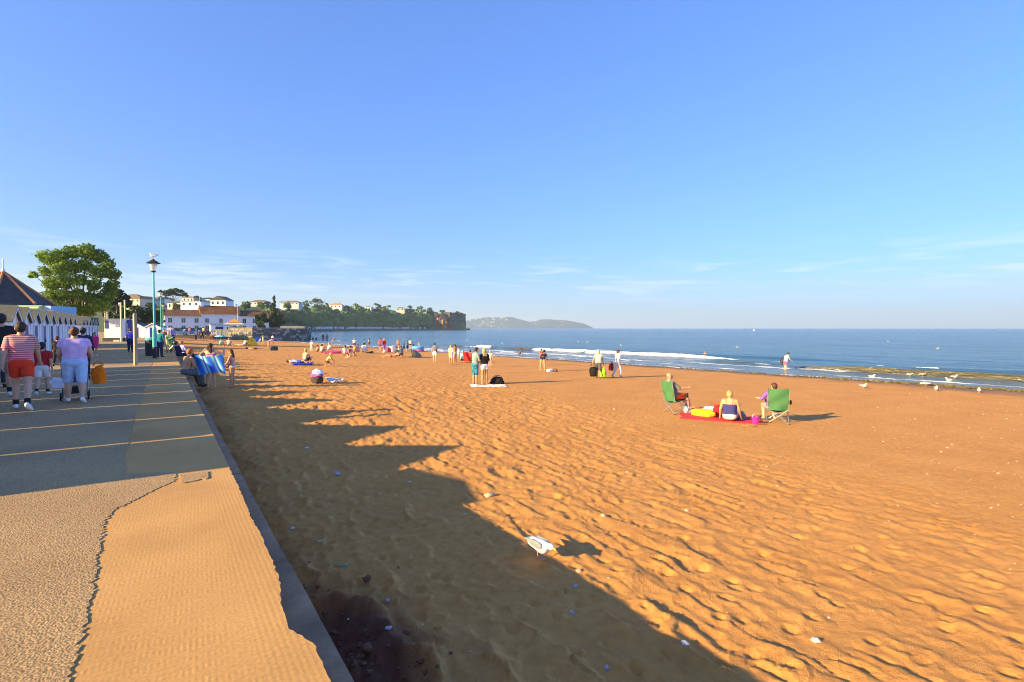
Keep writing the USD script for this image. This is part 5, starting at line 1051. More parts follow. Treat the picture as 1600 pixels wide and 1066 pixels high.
def car(label, loc, rz, col, length=4.1, van=False):
    t = thing('parked_car', label, 'car', loc, rz, 'cars parked on the quay'); paint = M('car_paint_' + '_'.join('%02d' % round(c * 99) for c in col), col, .3, .04, 2, coat=.6); h = length / 2
    lower = [(-h, .35), (-h + .05, .72), (-h + .25, .86), (h * .35, .92), (h - .25, .78), (h - .02, .62), (h, .35), (h - .1, .22), (-h + .1, .22)]
    cabin = [(-h + .25, .86), (-h + .75, 1.40), (h * .1, 1.45), (h * .48, .92)] if not van else [(-h + .1, .84), (-h + .2, 1.7), (h * .35, 1.72), (h * .62, .92)]
    def slab(pts, w0, w1):
        lo = min(p[1] for p in pts); hi = max(p[1] for p in pts)
        return trimesh.convex.convex_hull(np.array([(s * (w0 + (w1 - w0) * (p[1] - lo) / (hi - lo)), p[0], p[1]) for p in pts for s in (-1, 1)]))
    obj('body', slab(lower, .84, .80), paint, t, smooth=35); obj('cabin', slab([(a, b + .002) for a, b in cabin], .78, .62), paint, t, smooth=35)
    c = np.array(cabin); cc = c.mean(0); gl = cc + (c - cc) * np.array([.86, .72]) + [0, .04]
    for s in (-1, 1):
        g = np.array([(s * (.79 - .16 * (p[1] - .86) / .59 + d), p[0], p[1]) for p in gl for d in (.0, .012)]); obj('side_window', trimesh.convex.convex_hull(g), glassm, t)
        obj('headlight', T(trimesh.creation.icosphere(2, .11), loc=(s * .62, h - .07, .62), s=None), M('headlight_look', (.7, .7, .68), .15), t); obj('tail_light', box(s * .66 - .1, s * .66 + .1, -h - .01, -h + .06, .62, .8), M('tail_light_look', (.4, .02, .02), .3), t)
        for y in (h * .60, -h * .58):
            wh = obj('wheel', T(trimesh.creation.cylinder(.31, .2, sections=20), loc=(s * .76, y, .31), ry=math.pi / 2), tyre, t); obj('rim', T(trimesh.creation.cylinder(.2, .03, sections=16), loc=(s * .87, y, .31), ry=math.pi / 2), steel, wh)
    (a0, b0_), (a1, b1_) = cabin[2], cabin[3]
    obj('windscreen', trimesh.convex.convex_hull(np.array([(x * w_, y + .02, zz) for x in (-1, 1) for (w_, y, zz) in ((.56, a0 + (a1 - a0) * .12, b0_ + (b1_ - b0_) * .12), (.7, a0 + (a1 - a0) * .88, b0_ + (b1_ - b0_) * .88))] + [(x * w_, y + .05, zz) for x in (-1, 1) for (w_, y, zz) in ((.56, a0 + (a1 - a0) * .12, b0_ + (b1_ - b0_) * .12), (.7, a0 + (a1 - a0) * .88, b0_ + (b1_ - b0_) * .88))])), glassm, t)
    return t
def tent(label, loc, rz, sz, col):
    t = thing('beach_tent', label, 'beach tent', loc, rz); m = C(col, .6)
    n = 14
    for k in range(5):
        a0, a1 = math.pi * (.15 + .85 * k / 5), math.pi * (.15 + .85 * (k + 1) / 5)
        obj('panel', sheet(lambda s, q: (sz[0] / 2 * math.cos((a0 + (a1 - a0) * s)) * (1 - q ** 2.2) , sz[0] / 2 * math.sin(a0 + (a1 - a0) * s) * (1 - q ** 2.2), sz[1] * q - .02), 5, 8, .01), m, t, smooth=60)
    obj('floor', box(-sz[0] * .4, sz[0] * .4, -.1, sz[0] * .35, -.02, .015), m, t)
    return t
def inflatable_boat(label, loc, rz, L, W, col):
    t = thing('inflatable', label, 'inflatable', loc, rz); r0 = .13; pts = []
    for a in np.linspace(0, 2 * math.pi, 29):
        pts.append(np.array([np.sign(math.cos(a)) * abs(math.cos(a)) ** .6 * (W / 2 - r0), np.sign(math.sin(a)) * abs(math.sin(a)) ** .8 * (L / 2 - r0), r0]))
    obj('tube_ring', tri(m3.Manifold.batch_boolean([hull_s([(a, r0), (b, r0)], 12) for a, b in zip(pts[:-1], pts[1:])], m3.OpType.Add)), C(col, .4), t, smooth=60)
    obj('floor', box(-W / 2 + r0, W / 2 - r0, -L / 2 + r0 * 1.5, L / 2 - r0 * 1.5, .03, .07), C(tuple(np.array(col) * .8), .4), t)
    return t
def airbed(label, loc, rz, L, W, col):
    t = thing('airbed', label, 'airbed', loc, rz)
    for k in range(5): obj('air_tube', tri(hull_s([(np.array([-W / 2 + W * (k + .5) / 5, s * L / 2, .07]), (W / 10 * 1.08, .07, .07)) for s in (-1, 1)], 12)), C(col, .45), t, smooth=60)
    obj('pillow', tri(hull_s([(np.array([s * W * .4, L / 2 + .02, .14]), .07) for s in (-1, 1)], 12)), C(col, .45), t, smooth=60)
    return t
# ================================================================ who and what is on the promenade
whitesh = M('trainer_white', (.75, .74, .72), .6, .1); blacks = M('sock_black', (.02, .02, .02), .9)
stripe = usdkit.material(stage, '/World/Looks/striped_shirt', {'tc': ('texture_coordinate', {}), 'w': ('wave_texture', {'scale': 7.7, 'bands_direction': 'z', 'distortion': .3, 'detail': 1.0, 'detail_scale': .4}),
    'r': ('rgb_ramp', {'ramp': [(0, (.52, .10, .12)), (.62, (.55, .11, .13)), (.78, (.64, .40, .40)), (1, (.66, .44, .44))]}), 'p': ('principled_bsdf', {'roughness': .85})}, [('tc.object', 'w.vector'), ('w.fac', 'r.fac'), ('r.color', 'p.base_color')], surface='p.BSDF')
who('person in a red and white striped shirt and bright red shorts walking away', 35, 641, 138, 6, 'walk', on='prom', top=(stripe, .75, .03), bottom=('shorts', (.72, .05, .02), .62), hair=('short', 'brown'), shoes=whitesh, socks=blacks, w=.98, lod=3, skin=SKIN)
who('child in a dark red shirt and white shorts walking beside the striped shirt', 67, 618, 82, 10, 'walk2', on='prom', top=((.42, .02, .025), .7, .03), bottom=('shorts', (.70, .70, .72), .75), hair=('short', 'black'), shoes=whitesh, socks=blacks, lod=3)
(_, lil), plil = who('heavy person in a lilac top and pale blue knee trousers pushing a pushchair', 118, 630, 118, 2, 'push', on='prom', top=((.62, .42, .68), .5, .03), bottom=('trousers', (.40, .55, .78), 1.08), hair=('bun', 'auburn'), shoes=whitesh, w=1.27, lod=3, belly=.012)
who('person in a black top and grey knee shorts at the left picture edge', 4, 622, 132, 4, 'walk2', on='prom', top=((.02, .02, .022), .6, .05), bottom=('shorts', (.33, .31, .28), .95), hair=('short', 'black'), shoes=whitesh, socks=blacks, w=1.0, lod=3)
bp = onz(9, 560, 0)
who('ginger haired person in a pink top half hidden at the left picture edge', -3, 606, 116, 0, 'stand', on='prom', top=((.62, .28, .33), .6, .03), bottom=('trousers', (.05, .05, .07), 1.9), hair=('bob', 'ginger'), shoes=blacks, lod=2)
who('person in a hooded navy jacket walking ahead of the lilac top', 131, 592, 80, 0, 'walk', on='prom', top=((.025, .03, .07), 1.9, .05), bottom=('trousers', (.03, .03, .04), 1.95), hair=('short', 'black'), shoes=blacks, lod=2)
who('person in black with a red bag strap walking left of the lilac top', 90, 572, 46, 15, 'walk2', on='prom', top=((.03, .02, .02), 1.8, .05), bottom=('trousers', (.02, .02, .025), 1.9), hair=('short', 'auburn'), shoes=blacks, lod=2)
who('child in a bright magenta dress and white shoes facing the camera', 148, 556, 36, 175, 'stand', on='prom', top=((.72, .02, .17), .6, .0), skirt=((.72, .02, .17), .75), hair=('bob', 'brown'), shoes=whitesh, lod=2)
who('person in a blue shirt and dark trousers walking beside the wooden post', 204, 551, 38, 5, 'walk', on='prom', top=((.06, .07, .42), .8, .04), bottom=('trousers', (.02, .025, .07), 1.9), hair=('short', 'auburn'), shoes=blacks, lod=2, w=1.1)
dirl = _n(plil * [1, 1, 0]); side_ = np.array([dirl[1], -dirl[0], 0])
pc = plil + dirl * .75; pushchair('dark pushchair with a hood pushed by the lilac top', (pc[0], pc[1], .015), face(plil, 2), (.03, .03, .04))
ob = plil + dirl * .32 + side_ * .40; bag('bright orange carrier bag hanging from the pushchair handle', (ob[0], ob[1], .36), face(plil, 20), (.29, .2, .44), (.80, .19, .01), 4)
wb = plil + dirl * .42 - side_ * .30; bag('white carrier bag hanging on the left of the pushchair', (wb[0], wb[1], .30), face(plil, -10), (.26, .17, .24), (.62, .66, .74), 7, False)
who('person in a teal shirt and dark trousers standing by the tall lamp', 249.5, 558, 43, 30, 'stand', on='prom', top=((.02, .24, .28), .9, .04), bottom=('trousers', (.03, .04, .09), 1.95), hair=('short', 'black'), shoes=blacks, lod=2, w=1.15)
lb = onz(236, 556, 0)
t = thing('litter_bin', 'round dark litter bin just left of the tall lamp', 'litter bin', (lb[0], lb[1], 0)); obj('drum', lathe([(0, 0), (.26, 0), (.28, .05), (.28, .9), (0, .9)], 20), dark, t); obj('lid', lathe([(0, .904), (.3, .904), (.3, .95), (.2, 1.05), (0, 1.08)], 20), turq, t)
who('person in a pale yellow shirt and trousers walking on the concrete strip', 263.5, 549, 30, 170, 'walk', on='prom', top=((.70, .62, .22), .9, .05), bottom=('trousers', (.66, .58, .24), 1.6), hair=('short', 'grey'), lod=2)
pp_ = onz(271, 551, 0); pushchair('green pushchair standing beside the person in yellow', (pp_[0], pp_[1], .0), face(pp_, 120), (.12, .30, .10))
who('person in a red top behind the person in yellow', 257, 541, 26, 175, 'stand', on='prom', top=((.55, .12, .06), .8, .03), bottom=('trousers', (.05, .05, .06), 1.8), hair=('short', 'brown'), lod=1)
who('person with a lilac top and pram behind the green pushchair', 270, 536, 25, 150, 'stand', on='prom', top=((.36, .26, .6), .8, .03), bottom=('trousers', (.08, .08, .2), 1.8), hair=('bob', 'brown'), lod=1)
sp = np.array([.70, onz(283, 560, 0)[1], 0])
def seat_edge(label, px, py, H, phi, **k):
    p = onz(px, py, 0); zs_ = -sand_z(1.3, p[1]); t_, J = person(label, (p[0], p[1], 0), face(p, phi), H, 'sitchair', z_seat=0.0, **k); return t_, p
seat_edge('person in a navy hooded jacket sitting on the edge of the sea wall', 280, 557, 1.65, 60, top=((.03, .03, .10), 1.9, .02), bottom=('trousers', (.02, .02, .03), 1.9), hair=('short', 'auburn'), shoes=blacks, lod=2)
seat_edge('person in a lilac shirt and dark jeans sitting on the sea wall edge', 288, 556, 1.65, 60, top=((.42, .38, .72), .9, .02), bottom=('trousers', (.02, .02, .04), 1.9), hair=('short', 'ginger'), shoes=blacks, lod=2)
# bare chested man half sitting on the wall
bareman = onz(291, 585, 0)
person('bare chested man in grey trousers perched on the edge of the sea wall', (bareman[0], bareman[1], -.0), face(bareman, 62), 1.72, 'sitchair', z_seat=-.02, bottom=('trousers', (.12, .12, .14), 1.9), hair=('short', 'ginger'), skin=SKIN2, w=1.1, lod=3, shoes=blacks, head=(.25, 0), over=dict(lean=.18, ul=(-.3, .2, -1), fl=(.3, .7, -.6), ur=(.3, .2, -1), fr=(-.3, .8, -.6), tl=(-.2, 1, -.28), tr=(.2, 1, -.22), sl=(0, .35, -1), sr=(0, .15, -1)))
# bathers drying off
towelm = usdkit.material(stage, '/World/Looks/blue_green_towel', {'tc': ('texture_coordinate', {}), 'mp': ('mapping', {'rotation': (0, .35, 0)}), 'w': ('wave_texture', {'scale': .85, 'bands_direction': 'x', 'distortion': 1.6, 'detail': 1.0, 'detail_scale': .8}), 'r': ('rgb_ramp', {'ramp': [(0, (.02, .09, .55)), (.35, (.02, .22, .70)), (.55, (.05, .42, .60)), (.72, (.35, .62, .45)), (.85, (.62, .78, .85)), (1, (.05, .2, .7))]}), 'p': ('principled_bsdf', {'roughness': .95})}, [('tc.object', 'mp.vector'), ('mp.vector', 'w.vector'), ('w.fac', 'r.fac'), ('r.color', 'p.base_color')], surface='p.BSDF')
(_, jt), pg = who('girl with long brown hair holding a striped towel spread round her shoulders', 330, 606, 70, 20, 'stand', top=None, bikini=(.05, .07, .3), hair=('long', 'brown'), lod=3, child=False, over=dict(ul=(-.8, .25, -.5), fl=(.35, .5, .7), ur=(.8, .25, -.35), fr=(-.1, .5, .8), lean=.05), head=(-.1, .5))
Hg = 70 * depth_of(pg) / FPX; tw_ = thing('towel', 'blue, green and white striped towel held open behind the girl', 'towel', (pg[0], pg[1], pg[2]), face(pg, 20))
obj('cloth', sheet(lambda s, q: ((s - .5) * (.58 + .10 * (1 - q)) * Hg, -.085 * Hg - .05 * Hg * math.cos(3.1 * (s - .5)) + .024 * Hg * math.sin(17 * s + 2 * q) * (1.15 - q), (.33 + .38 * q + .05 * (2 * s - 1) ** 2 * q - .03 * math.sin(7 * s) * (1 - q)) * Hg), 40, 14, .012), towelm, tw_, smooth=70)
who('girl in a white bikini with long auburn hair standing beside the towel', 363, 606, 60, -70, 'stand', bikini=(.72, .72, .70), hair=('long', 'auburn'), lod=3, child=False, skin=SKIN2, head=(.25, 0), over=dict(ul=(-.2, .35, -1), fl=(.2, .8, -.5), ur=(.2, .2, -1), fr=(-.1, .7, -.7)))
bb = onsand(306, 563); bag('small bright blue bag on the sand behind the bare chested man', bb, 0.3, (.5, .35, .35), (.03, .16, .6), 3)

# ---------------------------------------------------------------- quay end: cars and a crowd
for px, py, D, phi, col, lab, ln, van in ((279, 525, 112, 95, (.32, .42, .44), 'pale teal hatchback parked broadside on the quay', 4.0, False), (299, 524, 122, 70, (.12, .18, .34), 'blue estate car parked right of the teal hatchback', 4.2, False), (316, 522, 132, 80, (.10, .2, .16), 'dark green car parked behind the crowd on the quay', 4.1, False),
                                 (264, 522, 128, 100, (.6, .6, .6), 'white van parked left of the teal hatchback', 4.4, True), (287, 520, 146, 85, (.05, .06, .07), 'black car parked close to the front of the inn', 4.2, False), (270, 519, 152, 100, (.3, .05, .05), 'dark red car parked at the left end of the inn', 4.0, False), (306, 519, 150, 90, (.45, .46, .48), 'silver car parked before the inn door', 4.2, False)):
    p = atd(px, 513, D); car(lab, (p[0], p[1], .02), face(p, phi), col, ln, van)
crowd = [(306, 531, 17, 'white', (.6, .58, .56), (.05, .05, .07), 'person in a white shirt leftmost in the quay end crowd'), (311, 533, 20, 'x', (.30, .04, .06), (.03, .03, .04), 'person in a dark red top with grey hair in the quay end crowd'), (316, 531, 19, 'x', (.02, .02, .02), (.02, .02, .02), 'person dressed all in black left of centre in the quay end crowd'),
         (321, 533, 18, 'x', (.12, .06, .22), (.03, .03, .05), 'person in a purple top in the quay end crowd'), (325, 531, 20, 'x', (.5, .2, .12), (.04, .04, .05), 'person in an orange top in the quay end crowd'), (330, 532, 21, 'x', (.02, .025, .03), (.10, .09, .08), 'person in a black jacket and grey trousers in the quay end crowd'),
         (335, 530, 20, 'x', (.16, .16, .18), (.02, .02, .03), 'person in a charcoal jacket right of centre in the quay end crowd'), (339, 531, 17, 'x', (.68, .68, .68), (.16, .24, .42), 'person in a white shirt and blue jeans rightmost in the quay end crowd'), (318, 528, 14, 'x', (.62, .55, .15), (.05, .05, .08), 'child in a yellow top in the quay end crowd'),
         (296, 530, 15, 'x', (.45, .12, .2), (.08, .08, .2), 'person in a raspberry top left of the quay end crowd'), (332, 524, 16, 'x', (.75, .7, .66), (.3, .05, .05), 'person in a pale top standing up on the slipway'), (312, 537, 10, 'x', (.05, .05, .22), (.02, .02, .05), 'child in navy crouching before the quay end crowd')]
for i, (px, py, hp, _x, tc_, bc, lab) in enumerate(crowd):
    r = rand('crowd', i); p = atd(px, 513, 98 + (i % 5) * 5.0); H = np.clip(hp * depth_of(p) / FPX, 1.0, 1.85)
    zz = 0.0 if p[0] < .6 else sand_z(p[0], p[1]) if p[1] < 130 else .02
    person(lab, (p[0], p[1], zz), r.uniform(-3, 3), float(H), r.choice(['stand', 'walk', 'phone']) if 'crouch' not in lab else 'crouch', top=(tc_, .9, .04), bottom=('trousers', bc, 1.9), hair=('short', 'grey' if 'grey hair' in lab else r.choice(['brown', 'black', 'blond', 'auburn'])), lod=0)
# ================================================================ the beach
# three people in the foreground right with two camping chairs
c1 = onsand(1056, 645); c1f = face(c1, 50); camp_chair('green camping chair on the left, with the bald man in it', c1, c1f)
person('bald man in a grey top and red shorts sitting in the left camping chair', c1 - np.array([-math.sin(c1f), math.cos(c1f), 0]) * .13, face(c1, 58), 1.70, 'sitchair', z_seat=.41, top=((.17, .19, .19), 1.0, .02), bottom=('shorts', (.48, .07, .03), .9), hair=None, skin=SKINR, w=1.14, lod=3, shoes=None, head=(.30, .1), belly=.012, over=dict(lean=-.28, ul=(-.25, .55, -.75), fl=(.05, 1, -.05), ur=(.25, .75, -.6), fr=(.05, 1, .12), tl=(-.1, 1, .05), tr=(.1, 1, .12), sl=(0, .55, -1), sr=(0, .35, -1)))
c2 = onsand(1214, 660); c2f = face(c2, -6); camp_chair('green camping chair on the right seen from behind, with a black cup holder', c2, c2f)
person('brown haired person in a purple top sitting in the right camping chair', c2 - RIGHT * .15 - FWD0 * .0, face(c2, -20), 1.56, 'sitchair', z_seat=.385, top=((.20, .09, .40), 1.1, .02), bottom=('trousers', (.34, .28, .22), 1.2), hair=('short', 'auburn'), lod=3, head=(.05, -.35), over=dict(lean=-.2, ul=(-.55, .35, -.8), fl=(-.15, .8, .0), sl=(0, -.15, -1), sr=(.1, -.25, -1)))
c3 = onsand(1140, 659)
blouse = C((.04, .04, .16)); floral = usdkit.material(stage, '/World/Looks/floral_cloth', {'tc': ('texture_coordinate', {}), 'v': ('voronoi_texture', {'scale': 26.0}), 'r': ('rgb_ramp', {'ramp': [(0, (.35, .42, .22)), (.35, (.62, .60, .46)), (1, (.72, .70, .60))]}), 'p': ('principled_bsdf', {'roughness': .9})}, [('tc.object', 'v.vector'), ('v.distance', 'r.fac'), ('r.color', 'p.base_color')], surface='p.BSDF')
spread('red and pink picnic blanket lying between the two camping chairs', onsand(1125, 655), 2.3, 1.05, (.55, .05, .06), face(c3, -6) , 'picnic_blanket', 'blanket', .03)
person('blond person in a navy strappy top and floral skirt sitting with their back to us', c3 + [0, 0, .02], face(c3, 8), 1.62, 'sitground', top=(blouse, -2, -.02), skirt=(floral, .85), hair=('bun', 'blond'), skin=SKIN2, w=1.18, lod=3, head=(.1, .2), over=dict(lean=.02, tl=(-.25, 1, .12), tr=(.25, 1, .12), sl=(.1, 1, -.3), sr=(-.1, 1, -.3), ul=(-.3, -.05, -1), fl=(-.1, .35, -1), ur=(.3, .1, -1), fr=(.1, .5, -.8)))
e = onsand(1098, 652); t = bag('yellow beach bag lying on the picnic blanket by the bald man', e + [0, 0, .03], face(e, 12), (.80, .34, .24), (.80, .40, .02), 5, False)
e = onsand(1074, 645); bag('white bag lying beside the left camping chair', e + [0, 0, .02], face(e, 90), (.36, .26, .26), (.74, .72, .68), 6, False)
e = onsand(1112, 645); bag('white towel heaped on the far side of the picnic blanket', e + [0, 0, .03], face(e, 8), (.62, .4, .2), (.76, .75, .73), 8, False, 'towel', 'towel')
e = onsand(1121, 651); bag('red cool bag between the yellow bag and the blond person', e + [0, 0, .03], face(e, 60), (.34, .3, .32), (.50, .02, .03), 9, True)
e = onsand(1180, 663)
t = thing('beach_bucket', 'magenta toy bucket in the sand left of the right camping chair', 'bucket', e); obj('pail', lathe([(0, 0), (.075, 0), (.10, .2), (.108, .2), (.108, .215), (.092, .21), (.07, .02), (0, .02)], 20), C((.65, .03, .30), .4), t)
obj('handle', cat([tube(a, b, .006, n=6) for a, b in zip(*(lambda P: (P[:-1], P[1:]))([np.array([.1 * math.cos(a), .03, .21 + .08 * math.sin(a)]) for a in np.linspace(0, math.pi, 9)]))]), whitesh, t)
e = onsand(1158, 657); bag('grey blue bag at the right side of the blond person', e, face(e, 20), (.3, .26, .24), (.16, .2, .3), 12)
for px, py, lab in ((1166, 666, 'left of a pair of tan sandals by the bucket'), (1173, 667, 'right of a pair of tan sandals by the bucket')):
    e = onsand(px, py); t = thing('sandal', lab, 'sandal', e + [0, 0, .01], face(e, 70)); obj('sole', tri(hull_s([(np.array([0, -.09, .01]), (.036, .04, .012)), (np.array([0, .09, .01]), (.045, .05, .012))], 12)), C((.42, .24, .09)), t); obj('strap', T(trimesh.creation.torus(.042, .009, 14, 8), loc=(0, .05, .03), rx=math.pi / 2), C((.3, .15, .06)), t)

# the pair with the white towel
_, pa_ = who('boy in a grey top and blue patterned board shorts looking at something in their hands', 742.5, 600.5, 58, 55, 'phone', top=((.20, .27, .27), .6, .02), bottom=('shorts', usdkit.material(stage, '/World/Looks/board_shorts', {'tc': ('texture_coordinate', {}), 'v': ('noise_texture', {'scale': 9.0, 'distortion': 2.0}), 'r': ('rgb_ramp', {'ramp': [(.35, (.008, .03, .06)), (.5, (.01, .15, .27)), (.65, (.03, .26, .36))]}), 'p': ('principled_bsdf', {'roughness': .8})}, [('tc.object', 'v.vector'), ('v.fac', 'r.fac'), ('r.color', 'p.base_color')], surface='p.BSDF'), 1.12), hair=('short', 'brown'), skin=SKIN2, lod=3, child=False, head=(.3, 0))
who('long haired blond in a black top and white shorts, back to the camera', 757, 601, 57, -25, 'phone', top=((.02, .018, .016), .9, .04), bottom=('shorts', (.78, .77, .75), .42), hair=('long', 'blond'), skin=SKIN2, lod=3, child=False, head=(.2, 0))
spread('white towel spread under the boy in board shorts and the blond friend', onsand(763, 603.5), 1.5, .8, (.78, .77, .74), face(pa_, -4), amp=.03)
e = onsand(777, 600); bag('large black holdall standing on the white towel', e, face(e, 3), (.66, .36, .34), (.015, .015, .016), 14)
who('child in a pink sunhat standing behind the long haired blond', 766, 573, 25, 20, 'stand', top=((.62, .42, .38), .5, 0), bottom=('shorts', (.5, .3, .3), .5), hair=('short', 'blond'), hat=('sun', (.72, .34, .38)), lod=1)
# walkers
_, pw = who('walker in a cream top and black trousers carrying bags along the beach', 935, 591, 44, 10, 'walk', top=((.58, .50, .38), .2, .02), bottom=('trousers', (.10, .09, .08), 1.0), hair=('short', 'grey'), skin=SKIN2, lod=2, over=dict(ul=(-.5, -.2, -1), fl=(-.2, .0, -1)))
bag('big black beach bag hanging at the left of the walker in cream', pw - RIGHT * .30 + [0, 0, .10], face(pw, 15), (.40, .24, .62), (.012, .012, .012), 15); bag('lime green bag carried low by the walker in cream', pw + RIGHT * .26 + [0, 0, .08], face(pw, 40), (.36, .26, .48), (.30, .62, .04), 16)
_, pw2 = who('walker in a white shirt and white trousers striding right', 965, 590, 44, 60, 'walk2', top=((.76, .75, .74), .9, .05), bottom=('trousers', (.62, .66, .74), 1.85), hair=('short', 'auburn'), lod=2, w=1.05)
bag('dark maroon bag swinging behind the walker in white', pw2 - RIGHT * .38 + [0, 0, .4], face(pw2, 30), (.34, .22, .46), (.16, .02, .035), 17)
who('child in bright pink shorts and white top standing at the water edge', 1227, 581.5, 31.5, 60, 'stand', top=((.78, .74, .76), .5, .02), bottom=('shorts', (.78, .10, .28), .7), hair=('short', 'brown'), lod=2, head=(.55, 0), over=dict(lean=.25, ul=(-.2, .5, -1), fl=(.1, .9, -.7), ur=(.2, .5, -1), fr=(-.1, .9, -.7)))
_e = onsand(1221, 581); bag('dark rucksack on the back of the child in pink shorts', _e + [0, 0, .55], face(_e, 60), (.3, .22, .5), (.05, .045, .08), 18)
_, pb_ = who('bather in a brown bikini bending over with their back to the camera', 848, 580, 30, 12, 'bend', H=1.6, top=((.03, .02, .05), -2, 0), bottom=('shorts', (.03, .02, .05), .16), hair=('pony', 'brown'), skin=SKIN2, lod=2, over=dict(lean=.95), child=False)
who('slim dark haired bather standing behind the bending one', 846, 570, 25, 10, 'stand', top=((.22, .05, .05), -1, 0), bottom=('shorts', (.05, .03, .05), .35), hair=('short', 'black'), skin=SKIN2, lod=1, child=False)
_e = onsand(859, 581); bag('white cloth bundle by the bending bather', _e, 0, (.5, .3, .2), (.74, .72, .7), 19, False, 'towel', 'towel'); _e = onsand(868, 581); bag('small brown bag right of the white bundle', _e, 0, (.3, .24, .18), (.2, .11, .06), 20)
who('child crouching at the foam edge', 811.5, 556.5, 14, 60, 'crouch', H=1.2, top=((.10, .09, .12), .8, .02), bottom=('shorts', (.08, .08, .1), .5), hair=('short', 'brown'), lod=1)
